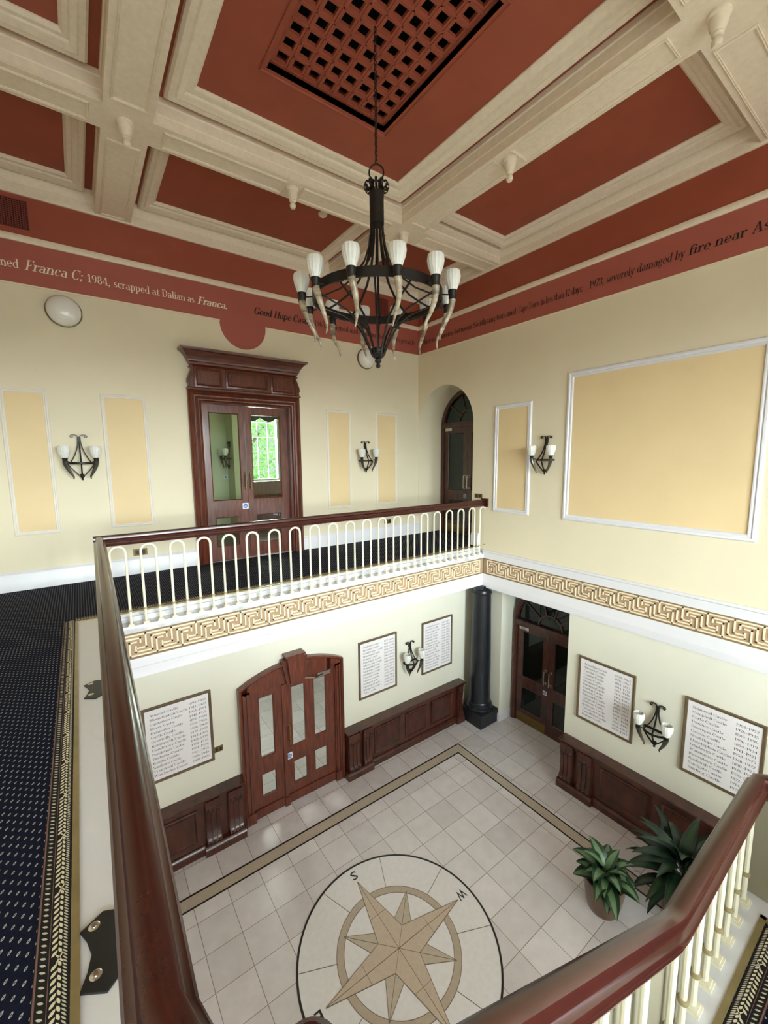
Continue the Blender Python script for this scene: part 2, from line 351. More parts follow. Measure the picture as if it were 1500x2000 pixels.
GL = {
 'a': (0.56, B_(.24, .19, .21, .2, 60, 300) + S_(.42, 0, .46, 2, 0) + B_(.26, .44, .225, .2, 0, 150)), 'b': (0.62, S_(.15, 0, 1, 0, 1) + B_(.30, .31, .27, .33, -130, 130)),
 'c': (0.52, B_(.28, .32, .25, .34, 50, 315) + gl_dot(.45, .5, .07)), 'd': (0.64, S_(.48, 0, 1, 2, 1) + B_(.31, .31, .27, .33, 50, 310)),
 'e': (0.54, B_(.28, .32, .25, .34, 0, 320) + L_(.1, .33, .52, .33, TN)), 'f': (0.38, S_(.17, 0, .82, 3, 0) + B_(.30, .80, .195, .2, 40, 180) + L_(.02, .61, .36, .61, TN)),
 'g': (0.58, B_(.26, .42, .22, .23, 0, 360) + B_(.27, -.12, .25, .17, 0, 360, .08) + L_(.13, .22, .12, .03, .06) + L_(.42, .6, .56, .63, .06)), 'h': (0.66, S_(.15, 0, 1, 3, 1) + S_(.50, 0, .42, 3, 0) + B_(.35, .40, .215, .25, 0, 160)),
 'i': (0.32, S_(.16, 0, XH, 3, 1) + gl_dot(.15, .86)), 'k': (0.64, S_(.15, 0, 1, 3, 1) + L_(.2, .28, .5, .62, .05) + L_(.29, .38, .54, 0, .13) + gl_sf(.5, .59, .12) + gl_sf(.54, 0, .12)),
 'l': (0.32, S_(.16, 0, 1, 3, 1)), 'm': (0.98, S_(.15, 0, XH, 3, 1) + S_(.49, 0, .42, 3, 0) + S_(.83, 0, .42, 3, 0) + B_(.34, .40, .215, .25, 0, 160) + B_(.68, .40, .215, .25, 0, 160)),
 'n': (0.66, S_(.15, 0, XH, 3, 1) + S_(.50, 0, .42, 3, 0) + B_(.35, .40, .215, .25, 0, 160)), 'o': (0.58, B_(.29, .32, .26, .34, 0, 360)), 'p': (0.63, S_(.15, -.3, XH, 3, 1) + B_(.31, .32, .27, .34, -130, 130)),
 'r': (0.46, S_(.15, 0, XH, 3, 1) + B_(.34, .40, .19, .24, 60, 165) + gl_dot(.40, .55, .07)), 's': (0.46, B_(.23, .48, .18, .17, 30, 250, .1) + B_(.23, .16, .19, .17, 210, 430, .1) + L_(.13, .41, .32, .24, .13)),
 't': (0.40, S_(.17, .12, .82, 0, 0) + B_(.30, .15, .195, .16, 180, 320) + L_(.02, .61, .36, .61, TN)), 'u': (0.66, S_(.15, .2, XH, 0, 1) + S_(.50, 0, XH, 2, 1) + B_(.31, .21, .225, .22, 180, 330)),
 'v': (0.60, L_(.12, .64, .31, 0, .14) + L_(.49, .64, .31, 0, .05) + gl_sf(.12, .59, .12) + gl_sf(.48, .59, .1)), 'w': (0.88, L_(.12, .64, .28, 0, .13) + L_(.44, .64, .28, 0, .05) + L_(.44, .64, .6, 0, .13) + L_(.76, .64, .6, 0, .05) + gl_sf(.12, .59, .12) + gl_sf(.76, .59, .1)),
 'x': (0.6, L_(.1, .64, .5, 0, .13) + L_(.48, .64, .1, 0, .05)), 'y': (0.60, L_(.12, .64, .31, 0, .14) + L_(.49, .64, .2, -.28, .05) + gl_sf(.12, .59, .12) + gl_sf(.48, .59, .1) + gl_dot(.17, -.24, .07)),
 'A': (0.80, L_(.14, 0, .40, 1, .06) + L_(.66, 0, .42, 1, .14) + L_(.22, .33, .58, .33, TN) + gl_sf(.14, 0, .13) + gl_sf(.66, 0, .14)), 'B': (0.70, S_(.19, 0, 1, 1, 1) + B_(.33, .75, .27, .25, -90, 90) + B_(.33, .26, .31, .26, -90, 90) + L_(.19, .975, .34, .975, TN) + L_(.19, .025, .34, .025, TN) + L_(.19, .51, .34, .51, TN)),
 'C': (0.74, B_(.40, .5, .36, .52, 45, 318) + L_(.66, .68, .66, .98, .05)), 'D': (0.80, S_(.19, 0, 1, 1, 1) + B_(.34, .5, .41, .5, -90, 90) + L_(.19, .975, .36, .975, TN) + L_(.19, .025, .36, .025, TN)),
 'E': (0.68, S_(.19, 0, 1, 1, 1) + L_(.19, .975, .6, .975, TN) + L_(.19, .51, .46, .51, TN) + L_(.19, .025, .62, .025, TN) + L_(.6, .8, .6, 1, .05) + L_(.62, 0, .62, .22, .05) + L_(.46, .4, .46, .62, .05)), 'F': (0.62, S_(.19, 0, 1, 3, 1) + L_(.19, .975, .58, .975, TN) + L_(.19, .5, .44, .5, TN) + L_(.58, .78, .58, 1, .05) + L_(.44, .4, .44, .61, .05)),
 'G': (0.80, B_(.40, .5, .36, .52, 45, 320) + S_(.66, .06, .42, 0, 3) + L_(.65, .7, .65, .98, .05)), 'H': (0.86, S_(.19, 0, 1, 3, 3) + S_(.67, 0, 1, 3, 3) + L_(.19, .51, .67, .51, TN)),
 'K': (0.80, S_(.19, 0, 1, 3, 3) + L_(.25, .42, .62, .97, .05) + L_(.36, .55, .68, 0, .14) + gl_sf(.62, .95, .13) + gl_sf(.68, 0, .12)), 'L': (0.66, S_(.19, 0, 1, 1, 3) + L_(.19, .025, .6, .025, TN) + L_(.6, 0, .6, .25, .05)),
 'M': (1.0, S_(.17, 0, 1, 3, 1, .06) + S_(.83, 0, 1, 3, 2) + L_(.2, 1, .5, 0, .14) + L_(.8, 1, .5, 0, .05)), 'N': (0.86, S_(.17, 0, 1, 3, 1, .06) + S_(.70, 0, 1, 0, 3, .06) + L_(.2, 1, .68, 0, .14)),
 'P': (0.66, S_(.19, 0, 1, 3, 1) + B_(.33, .73, .28, .27, -90, 90) + L_(.19, .975, .34, .975, TN) + L_(.19, .48, .34, .48, TN)), 'R': (0.76, S_(.19, 0, 1, 3, 1) + B_(.33, .75, .28, .25, -90, 90) + L_(.19, .975, .34, .975, TN) + L_(.19, .51, .34, .51, TN) + L_(.38, .5, .64, 0, .14) + gl_sf(.66, 0, .09)),
 'S': (0.60, B_(.30, .74, .24, .27, 25, 255, .12) + B_(.30, .26, .25, .27, 205, 435, .12) + L_(.15, .64, .44, .37, .15)), 'T': (0.72, S_(.36, 0, 1, 3, 0) + L_(.05, .975, .67, .975, TN) + L_(.06, .76, .06, 1, .05) + L_(.66, .76, .66, 1, .05)),
 'W': (1.1, L_(.15, 1, .36, 0, .14) + L_(.57, 1, .36, 0, .05) + L_(.55, 1, .76, 0, .14) + L_(.96, 1, .76, 0, .05) + gl_sf(.15, .95, .13) + gl_sf(.96, .95, .1)), 'Y': (0.78, L_(.15, 1, .39, .45, .14) + L_(.64, 1, .39, .45, .05) + S_(.39, 0, .48, 3, 0) + gl_sf(.15, .95, .12) + gl_sf(.63, .95, .1)),
 '0': (0.58, B_(.29, .5, .25, .5, 0, 360)), '1': (0.5, S_(.27, 0, 1, 3, 0) + L_(.1, .84, .27, .98, .06)), '2': (0.58, B_(.28, .74, .23, .26, -20, 170) + L_(.47, .62, .1, .04, .1) + L_(.06, .04, .52, .04, .09)), '3': (0.56, B_(.25, .75, .22, .25, -90, 160) + B_(.24, .27, .26, .27, -160, 90)),
 '4': (0.6, S_(.42, 0, 1, 3, 0) + L_(.4, .98, .05, .3, .05) + L_(.04, .28, .58, .28, .06)), '5': (0.56, B_(.24, .31, .26, .31, -160, 140) + L_(.1, .95, .48, .95, .09) + L_(.12, .98, .1, .5, .05)), '6': (0.58, B_(.29, .3, .25, .3, 0, 360) + B_(.36, .45, .32, .53, 95, 190)),
 '7': (0.54, L_(.06, .95, .52, .95, .1) + L_(.5, .95, .2, 0, .1)), '8': (0.58, B_(.29, .76, .21, .24, 0, 360) + B_(.29, .27, .25, .28, 0, 360)), '9': (0.58, B_(.29, .7, .25, .3, 0, 360) + B_(.22, .55, .32, .53, -85, 10)),
 '.': (0.26, gl_dot(.13, .07)), ',': (0.26, gl_dot(.13, .07) + L_(.17, .04, .07, -.18, .05)), ';': (0.28, gl_dot(.14, .07) + L_(.18, .04, .08, -.18, .05) + gl_dot(.14, .52)), '-': (0.36, L_(.05, .32, .31, .32, .08)), ' ': (0.30, []),
}
def serif_into(mb, s, F, u0, u1, v0, cap, h=0.004, shear=0.0, bold=0.0):
    W_ = sum(GL[c][0] for c in s) - 0.06; sx = (u1 - u0) / W_; x = -0.03
    for c in s:
        w, polys = GL[c]
        for k, p in enumerate(polys):
            hh = h + 0.00012 * (k % 5)
            mb.add([F(u0 + (x + px + shear * py) * sx, v0 + py * cap, hh) for px, py in p], [tuple(range(len(p)))])
            if bold: mb.add([F(u0 + (x + px + bold + shear * py) * sx, v0 + py * cap, hh + 0.00006) for px, py in p], [tuple(range(len(p)))])
        x += w

# ------------------------------------------------------------------ room shell
mb = MB().box(-1.5, 9.2, -4.8, 9.2, ZL - 0.15, ZL); floor = mb.build('floor', 'tile', kind='structure')
for nm, a, b in (('border_band', 0.008, 0.165),):
    X1, Y1, X0, Y0 = 5.235, 4.967, -0.53, 1.13
    loop = [(X0, Y0), (X0, Y1), (X1, Y1), (X1, Y0)]    # clockwise: left of travel = outwards, so inwards is negative
    q = MB(); q.mould(FZ, loop, [(-0.012, ZL), (-0.163, ZL), (-0.163, ZL + 0.002), (-0.012, ZL + 0.002)], True); q.build('border_band', 'stonetan', floor)
    for o1, o2 in ((0.005, -0.016), (-0.159, -0.180)):
        q = MB(); q.mould(FZ, loop, [(o1, ZL), (o2, ZL), (o2, ZL + 0.0025), (o1, ZL + 0.0025)], True); q.build('border_line', 'inlayblack', floor)

# upper wall A (with door opening) and its paint bands
def wall_with_opening(F, u0, u1, v0, v1, op, th):
    """op: (ua, ub, vtop) rectangular opening reaching v0"""
    ua, ub, vt = op
    m = MB(); m.fbox(F, u0, ua, v0, v1, -th, 0); m.fbox(F, ub, u1, v0, v1, -th, 0); m.fbox(F, ua, ub, vt, v1, -th, 0)
    return m
wallA = wall_with_opening(FA, -1.3, 6.0, ZF - 0.05, ZC, (1.60, 3.05, 0.90), 0.2).build('wall_back', 'cream', kind='structure')
def band(wall, F, u0, u1, name='painted_band'):
    MB().fbox(F, u0, u1, 2.165, 2.645, 0, 0.003).build(name, 'frieze', wall)
    MB().fbox(F, u0, u1, 2.72, 3.2, 0, 0.003).build(name, 'red', wall)
    m = MB(); P = [(2.645, 0), (2.645, 0.022), (2.66, 0.03), (2.70, 0.034), (2.722, 0.026), (2.726, 0)]
    m.rings([[F(u, v, h) for v, h in P] for u in (u0, u1)]); m.build('picture_rail', 'offwhite', wall)
    m = MB(); P = [(2.14, 0), (2.142, 0.010), (2.163, 0.012), (2.166, 0)]
    
    for a, b in (((u0, 1.957), (2.683, u1)) if wall.name == 'wall_back' else ((u0, u1),)): m.rings([[F(u, v, h) for v, h in P] for u in (a, b)])
    m.build('bead', 'cream', wall)
    m = MB(); P = [(3.18, 0), (3.18, 0.028), (3.2, 0.034), (3.23, 0.03), (3.30, 0.034), (3.31, 0.042), (3.42, 0.05), (3.46, 0.055), (3.46, 0)]
    m.rings([[F(u, v, h) for v, h in P] for u in (u0, u1)]); m.build('cornice', 'offwhite', wall)
band(wallA, FA, -1.3, 6.0)
m = MB(); m.prism(FA, arc(2.32, 2.13, 0.365, 180, 360, 32) + [(2.685, 2.17), (1.955, 2.17)], 0, 0.0035); m.build('painted_roundel', 'frieze', wallA)
def lettering(wall, F, jobs, matname):
    m = MB()
    for s, u0, u1, z, cap, sh, bd in jobs: serif_into(m, s, F, u0, u1, z, cap, 0.006, sh, 0.05 if bd else 0)
    return m.build('frieze_lettering', matname, wall)
lettering(wallA, FA, [('renamed', -0.80, -0.388, 2.335, 0.105, 0, 0), ('Franca C;', -0.335, 0.24, 2.335, 0.12, 0.25, 0), ('1984,', 0.295, 0.545, 2.335, 0.1, 0, 0),
    ('scrapped at Dalian as', 0.59, 1.605, 2.335, 0.1, 0, 0), ('Franca.', 1.645, 2.075, 2.335, 0.105, 0.25, 0.012)], 'whitetext')
lettering(wallA, FA, [('Good Hope Castle', 2.496, 3.516, 2.345, 0.11, 0.25, 0.012), ('1965, designed and built on the Tyne to provide', 3.58, 5.90, 2.345, 0.1, 0, 0)], 'black')

# upper wall B: arch opening next to the corner
def arched_wall(F, u0, u1, v0, v1, ua, ub, vspring, vfloor, th):
    r = (ub - ua) / 2; c = (ua + ub) / 2
    pts = [(u0, v0), (ua, v0), (ua, vspring)] + arc(c, vspring, r, 180, 0, 28)[1:-1] + [(ub, vspring), (ub, v0), (u1, v0), (u1, v1), (u0, v1)]
    # split into simple quads to stay planar-safe
    m = MB(); m.fbox(F, u0, ua, v0, v1, -th, 0); m.fbox(F, ub, u1, v0, v1, -th, 0)
    a = arc(c, vspring, r, 180, 0, 28)
    for p, q in zip(a[:-1], a[1:]):
        vs = [F(p[0], p[1], 0), F(q[0], q[1], 0), F(q[0], v1, 0), F(p[0], v1, 0), F(p[0], p[1], -th), F(q[0], q[1], -th), F(q[0], v1, -th), F(p[0], v1, -th)]
        m.add(vs, [(0, 1, 2, 3), (7, 6, 5, 4), (0, 4, 5, 1), (2, 6, 7, 3)])
    return m
wallB = arched_wall(FB, -4.7, 7.0, ZF - 0.05, ZC, 5.43, 6.985, 0.665, ZF, 0.75).build('wall_right', 'cream', kind='structure')
band(wallB, FB, -4.5, 7.0)
lettering(wallB, FB, [('a fast mail service between Southampton and', 6.90, 5.17 - 0.62, 2.335, 0.1, 0, 0), ('Cape Town in less than 12 days;', 4.50, 3.42, 2.335, 0.1, 0, 0), ('1973, severely damaged by', 3.337, 2.18, 2.335, 0.1, 0.12, 0),
    ('fire near Ascension', 2.143, 0.95, 2.335, 0.105, 0.12, 0)], 'black')

# left wall, near wall with three tall windows
MB().box(-1.5, -1.3, -4.7, 7.2, ZL, ZC).build('wall_left', 'cream', kind='structure')
WIN = [(-1.1, 0.5), (1.1, 2.5), (2.9, 4.3)]
WZ0, WZ1 = -2.6, 1.6
m = MB(); xs = [-1.3] + [v for w in WIN for v in w] + [6.0]
m.box(-1.3, 6.0, -4.7, -4.5, ZL, WZ0); m.box(-1.3, 6.0, -4.7, -4.5, WZ1, ZC)
for i in range(0, len(xs), 2): m.box(xs[i], xs[i + 1], -4.7, -4.5, WZ0, WZ1)
m.build('wall_front', 'cream', kind='structure')
for n, (a, b) in enumerate(WIN):
    m = MB(); F = lambda u, v, h: (u, -4.6 + h, v)
    m.mould(F, [(a, WZ0), (b, WZ0), (b, WZ1), (a, WZ1)], [(0, -0.04), (0.06, -0.04), (0.06, 0.04), (0, 0.04)], True)
    for k in (1, 2): m.fbox(F, a + (b - a) * k / 3 - 0.015, a + (b - a) * k / 3 + 0.015, WZ0, WZ1, -0.02, 0.02)
    for k in range(1, 5): m.fbox(F, a, b, WZ0 + (WZ1 - WZ0) * k / 5 - 0.015, WZ0 + (WZ1 - WZ0) * k / 5 + 0.015, -0.02, 0.02)
    w = m.build('window_%d' % (n + 1), 'white', kind='structure')
    MB().fbox(F, a, b, WZ0, WZ1, -0.003, 0.003).build('pane', 'glass', w)

# lower wall A, notch behind the column, recess reveal, lower wall B
m = wall_with_opening(FL, -1.3, 6.03, ZL, -2.36, (1.64, 3.04, -3.12), 0.2); m.box(6.03, 6.36, 5.68, 5.8, ZL, -2.36)
lwA = m.build('wall_back_lower', 'creamlow', kind='structure')
MB().box(6.36, 6.78, 4.95, 5.8, ZL, -2.36).build('wall_recess', 'creamlow', kind='structure')
MB().box(6.0, 6.78, -4.7, 3.38, ZL, -2.38).build('wall_right_lower', 'creamlow', kind='structure')
m = MB(); P = [(0, 0), (0.02, 0), (0.02, 0.15), (0.012, 0.17), (0, 0.18)]
m.mould(lambda u, v, h: (u, v, ZL + h), [(6.36, 5.5), (6.36, 4.95), (6.70, 4.95)], [(-o, h) for o, h in P])
m.build('baseboard_recess', 'white', kind='structure')
MB().fbox(lambda u, v, h: (u, 3.38 + h, v), 6.0, 6.7, ZL, ZL + 0.17, 0, 0.02).build('baseboard_jamb', 'white', kind='structure')

# gallery slabs
m = MB(); m.box(-1.3, 6.78, 5.25, 7.2, -2.36, ZF - 0.01); m.box(-1.3, 0.10, -4.5, 5.25, -2.36, ZF - 0.01); m.box(6.02, 6.78, 3.3, 5.25, -2.40, ZF - 0.05)
m.build('floor', 'white', kind='structure')

# fascia A: ledge, riser, greek key ground, plain fascia, cornice
def fascia(name, F, u0, u1, top_prof, low_prof):
    m = MB(); m.rings([[F(u, v, h) for v, h in top_prof] for u in (u0, u1)])
    o = m.build(name, 'marble' if top_prof[0][1] < -0.05 else 'white', kind='structure')
    m = MB(); m.rings([[F(u, v, h) for v, h in low_prof] for u in (u0, u1)]); m.build('cornice', 'white', o)
    return o
trimA = fascia('trim_1', FV, 0.06, 5.99,
    [(-1.655, -0.13), (-1.655, -0.112), (-1.70, -0.112), (-1.70, -0.085), (-1.755, -0.085), (-1.765, -0.055), (-1.772, 0.012), (-1.79, 0.022), (-1.83, 0.02), (-1.852, 0.010), (-1.852, -0.13)],
    [(-2.148, -0.12), (-2.148, 0.006), (-2.16, 0.010), (-2.25, 0.010), (-2.255, 0.018), (-2.345, 0.018), (-2.36, 0.026), (-2.365, 0.026), (-2.365, -0.12)])
trimB = fascia('trim_2', FB, -4.5, 5.12,
    [(-1.69, -0.02), (-1.69, 0.0), (-1.688, 0.03), (-1.70, 0.042), (-1.72, 0.04), (-1.735, 0.022), (-1.79, 0.012), (-1.852, 0.010), (-1.852, -0.02)],
    [(-2.148, -0.02), (-2.148, 0.012), (-2.16, 0.016), (-2.285, 0.016), (-2.295, 0.022), (-2.305, 0.03), (-2.385, 0.034), (-2.40, 0.03), (-2.40, -0.02)])
def greek(trim, F, u0, u1, n):
    z0, z1 = -2.148, -1.852
    MB().fbox(F, u0 - 0.08, u1 + 0.085, z0, z1, -0.1, 0.0).build('key_ground', 'keybrown', trim)
    m = MB(); m.fbox(F, u0 - 0.08, u1 + 0.085, z0, z0 + 0.016, 0, 0.008); m.fbox(F, u0 - 0.08, u1 + 0.085, z1 - 0.016, z1, 0, 0.008); m.build('key_edge', 'keydark', trim)
    m = MB(); w = 0.0085; H = 0.010; a, b = z0 + 0.034, z1 - 0.030; P = (u1 - u0) / n
    V = lambda v: a + (b - a) * v
    m.fbox(F, u0, u1, a - w, a + w, 0, H); m.fbox(F, u0, u1, b - w, b + w, 0, H)
    m.fbox(F, u0 - w, u0 + w, a, b, 0, H); m.fbox(F, u1 - w, u1 + w, a, b, 0, H)
    def seg(p, q, lo, hi):
        (ua, va), (ub, vb) = p, q; ua, ub = sorted((ua, ub)); va, vb = sorted((va, vb))
        xa, xb = max(lo, u0 + ua * P) , min(hi, u0 + ub * P)
        if xb < xa: return
        m.fbox(F, xa - w, xb + w, V(va) - w, V(vb) + w, 0, H)
    for k in range(0, n + 1):
        for pts in ([(0, 1), (0, .34), (-.34, .34)], [(.4, 0), (.4, .66), (.64, .66)], [(-.38, .44), (-.38, .17), (.22, .17), (.22, .83), (.8, .83), (.8, .62)]):
            for p, q in zip(pts[:-1], pts[1:]): seg((p[0] + k, p[1]), (q[0] + k, q[1]), u0 + 0.004, u1 - 0.004)
    m.build('key_lines', 'keycream', trim)
greek(trimA, FV, 0.19, 5.90, 22)
greek(trimB, FB, -0.18, 5.02, 20)
# plain fascia round the stair side and left landing
m = MB(); m.box(0.08, 0.125, 0.4, 5.16, -2.365, -1.70); m.build('trim_3', 'white', kind='structure')

# skirtings upstairs
m = MB(); P = [(0, 0), (0.03, 0), (0.03, 0.19), (0.02, 0.21), (0.022, 0.225), (0.008, 0.25), (0, 0.25)]
for u0, u1 in ((-1.3, 1.42), (3.22, 6.0)): m.rings([[(u, YA - o, ZF + h) for o, h in P] for u in (u0, u1)])
m.build('baseboard_back', 'white', kind='structure')
m = MB(); m.rings([[(-1.3 + o, y, ZF + h) for o, h in P] for y in (-4.5, 7.0)]); m.build('baseboard_left', 'white', kind='structure')
m = MB(); m.rings([[(XB - o, y, ZF + h) for o, h in P] for y in (5.25, 5.42)]); m.build('baseboard_right', 'white', kind='structure')

# wall panel frames
FP = [(0, 0), (0, 0.008), (0.008, 0.016), (0.02, 0.018), (0.028, 0.010), (0.036, 0.014), (0.044, 0.012), (0.05, 0.0)]
npan = [3]
def wall_panel(F, u0, u1, v0, v1, k=1.0, matname='cream', fr=None):
    npan[0] += 1
    m = MB(); m.mould(F, [(u0, v0), (u1, v0), (u1, v1), (u0, v1)], [(o * k, h * k) for o, h in FP], True)
    o = m.build('trim_%d' % npan[0], fr or 'panelframe', kind='structure')
    MB().fbox(F, u0 + 0.045 * k, u1 - 0.045 * k, v0 + 0.045 * k, v1 - 0.045 * k, 0.0, 0.004).build('panel_field', 'panel', o)
for a, b in ((-0.72, -0.25), (0.316, 0.865), (3.772, 4.305), (4.879, 5.422)): wall_panel(FA, a, b, -0.94, 0.91)
wall_panel(FB, 4.18, 4.92, -0.955, 0.905, 1.5, fr='white')
wall_panel(FB, 1.267, 3.575, -0.955, 1.25, 1.8, fr='white')
wall_panel(FB, -0.2, 0.6, -0.955, 0.905, 1.5, fr='white')

# ------------------------------------------------------------------ ceiling
gx0, gx1, gy0, gy1 = 1.64, 2.93, 2.42, 3.99
m = MB(); z0, z1 = ZC, ZC + 0.16
m.box(-1.5, gx0, -4.8, 7.2, z0, z1); m.box(gx1, 6.2, -4.8, 7.2, z0, z1); m.box(gx0, gx1, -4.8, gy0, z0, z1); m.box(gx0, gx1, gy1, 7.2, z0, z1)
ceil = m.build('ceiling', 'red', kind='structure')
BX = [(0.43, 0.85), (3.87, 4.27)]; BY = [(-2.53, -2.13), (1.16, 1.56), (4.87, 5.24)]
ZB = 3.2
def beam_prof(w):   # half-profile mirrored: (across, z)
    return [(-w, ZC), (-w, 3.41), (-w + 0.012, 3.40), (-w + 0.012, 3.31), (-w + 0.02, 3.30), (-w + 0.02, 3.225), (-w + 0.008, 3.215), (-w + 0.008, ZB),
            (w - 0.008, ZB), (w - 0.008, 3.215), (w - 0.02, 3.225), (w - 0.02, 3.30), (w - 0.012, 3.31), (w - 0.012, 3.40), (w, 3.41), (w, ZC)]
for a, b in BX:
    c = (a + b) / 2; w = (b - a) / 2; m = MB(); m.rings([[(c + o, y, z) for o, z in beam_prof(w)] for y in (-4.5, 7.0)]); m.build('beam', 'offwhite', ceil)
for a, b in BY:
    c = (a + b) / 2; w = (b - a) / 2; m = MB(); m.rings([[(x, c + o, z + 0.0015) for o, z in beam_prof(w)] for x in (-1.3, 6.0)]); m.build('beam', 'offwhite', ceil)
# beading framed on the beam undersides
bead = [(0, ZB), (0, ZB - 0.008), (0.006, ZB - 0.012), (0.012, ZB - 0.006), (0.018, ZB - 0.012), (0.026, ZB - 0.008), (0.026, ZB)]
def bead_rect(x0, x1, y0, y1):
    q = MB(); q.mould(FZ, [(x0, y0), (x1, y0), (x1, y1), (x0, y1)], bead, True); q.build('beam_beading', 'offwhite', ceil)
ysegs = [(-4.4, -2.63), (-2.03, 1.06), (1.66, 3.12), (3.32, 4.77), (5.34, 6.93)]; xsegs = [(-1.2, 0.34), (0.95, 2.24), (2.44, 3.77), (4.37, 5.93)]
for a, b in BX:
    for y0, y1 in ysegs: bead_rect(a + 0.06, b - 0.06, y0, y1)
for a, b in BY:
    for x0, x1 in xsegs: bead_rect(x0, x1, a + 0.06, b - 0.06)
# coffer mouldings
xd = [(-1.3, 0.43), (0.85, 3.87), (4.27, 6.0)]; yd = [(-4.5, -2.53), (-2.13, 1.16), (1.56, 4.87), (5.24, 7.0)]
cof = [(0.085, ZC), (0.085, ZC - 0.055), (0.105, ZC - 0.075), (0.145, ZC - 0.068), (0.16, ZC - 0.078), (0.195, ZC - 0.062), (0.215, ZC - 0.036), (0.25, ZC - 0.034), (0.275, ZC - 0.012), (0.275, ZC)]
for xa, xb in xd:
    for ya, yb in yd:
        big = 1.28 if (xa == 0.85 and ya == 1.56) else 1.0
        q = MB(); q.mould(FZ, [(xa, ya), (xb, ya), (xb, yb), (xa, yb)], [(0.09 + (o - 0.09) * big, z) for o, z in cof], True); q.build('coffer_moulding', 'offwhite', ceil)
# lattice ventilator in the centre coffer
q = MB(); q.mould(FZ, [(gx0 - 0.05, gy0 - 0.05), (gx1 + 0.05, gy0 - 0.05), (gx1 + 0.05, gy1 + 0.05), (gx0 - 0.05, gy1 + 0.05)],
                  [(0, ZC), (0, ZC - 0.012), (0.014, ZC - 0.016), (0.02, ZC - 0.004), (0.05, ZC - 0.004), (0.05, ZC + 0.06), (0.085, ZC + 0.06), (0.085, ZC + 0.09), (0.0, ZC + 0.09)], True)
q.build('lattice_frame', 'red', ceil)
q = MB(); lx0, lx1, ly0, ly1 = gx0 + 0.03, gx1 - 0.03, gy0 + 0.03, gy1 - 0.03
nx, ny = 8, 10; px_, py_ = (lx1 - lx0) / nx, (ly1 - ly0) / ny
for k in range(nx + 1): q.box(lx0 + k * px_ - 0.028, lx0 + k * px_ + 0.028, ly0, ly1, ZC + 0.055, ZC + 0.085)
for k in range(ny + 1): q.box(lx0, lx1, ly0 + k * py_ - 0.028, ly0 + k * py_ + 0.028, ZC + 0.056, ZC + 0.085)
for k in range(nx + 1): q.box(lx0 + k * px_ - 0.007, lx0 + k * px_ + 0.007, ly0, ly1, ZC + 0.048, ZC + 0.056)
for k in range(ny + 1): q.box(lx0, lx1, ly0 + k * py_ - 0.007, ly0 + k * py_ + 0.007, ZC + 0.048, ZC + 0.056)
q.build('lattice', 'red', ceil)
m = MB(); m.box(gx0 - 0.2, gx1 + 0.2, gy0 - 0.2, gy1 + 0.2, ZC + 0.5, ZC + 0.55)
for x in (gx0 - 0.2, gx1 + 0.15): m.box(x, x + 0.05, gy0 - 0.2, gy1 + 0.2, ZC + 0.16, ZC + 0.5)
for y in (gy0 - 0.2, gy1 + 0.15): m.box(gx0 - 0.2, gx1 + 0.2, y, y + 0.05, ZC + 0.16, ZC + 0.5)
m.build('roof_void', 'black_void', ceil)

# pendants on the beam crossings
pend = thing('pendant_boss', 'white turned pendant boss at the left beam crossing above the wide door', 'pendant', (0.628, 5.02, ZB), 0, 'turned pendant bosses under the ceiling beams')
MB().lathe([(0.0, 0.0), (0.075, 0.0), (0.075, -0.02), (0.06, -0.03), (0.062, -0.06), (0.055, -0.09), (0.04, -0.12), (0.036, -0.125), (0.04, -0.135), (0.03, -0.145), (0.03, -0.155)], 20).build('boss', 'offwhite', pend, world=False)
MB().lathe([(0.0, -0.150), (0.025, -0.155), (0.036, -0.175), (0.036, -0.195), (0.026, -0.215), (0.0, -0.222)], 16).build('finial', 'offwhite', pend, world=False)
for loc, lab in (((2.334, 5.03, ZB), 'white turned pendant boss midway along the beam parallel to the wide door wall'), ((4.06, 5.06, ZB), 'white turned pendant boss at the beam crossing behind the chandelier'),
                 ((4.05, 3.21, ZB), 'white turned pendant boss midway along the beam parallel to the arched wall'), ((4.05, 1.37, ZB), 'largest nearest white turned pendant boss at the top right beam crossing'),):
    c = copy_tree(pend); c.location = loc; c['label'] = lab
sd = thing('smoke_detector', 'small white smoke detector on the terracotta panel above the wide door', 'detector', (3.10, 5.70, ZC))
MB().lathe([(0, -0.045), (0.03, -0.045), (0.045, -0.03), (0.055, -0.028), (0.055, -0.012), (0.065, -0.01), (0.065, 0.0), (0, 0)], 20).build('body', 'offwhite', sd, world=False)

# vents high on wall A
def vent(u0, u1, v0, v1, label, mname):
    t = thing('air_vent', label, 'vent', (u0, YA, v0))
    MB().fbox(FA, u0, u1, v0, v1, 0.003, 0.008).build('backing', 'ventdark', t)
    m = MB(); n = 15
    for k in range(n + 1): m.fbox(FA, u0 + (u1 - u0) * k / n - 0.004, u0 + (u1 - u0) * k / n + 0.004, v0, v1, 0.008, 0.014)
    for k in range(n + 1): m.fbox(FA, u0, u1, v0 + (v1 - v0) * k / n - 0.004, v0 + (v1 - v0) * k / n + 0.004, 0.008, 0.013)
    m.build('grille', mname, t)
vent(-0.62, -0.25, 2.80, 3.12, 'square perforated vent in the terracotta band at the far left', 'vent')
vent(4.90, 5.20, 2.80, 3.10, 'square red vent in the terracotta band seen through the chandelier', 'vent')

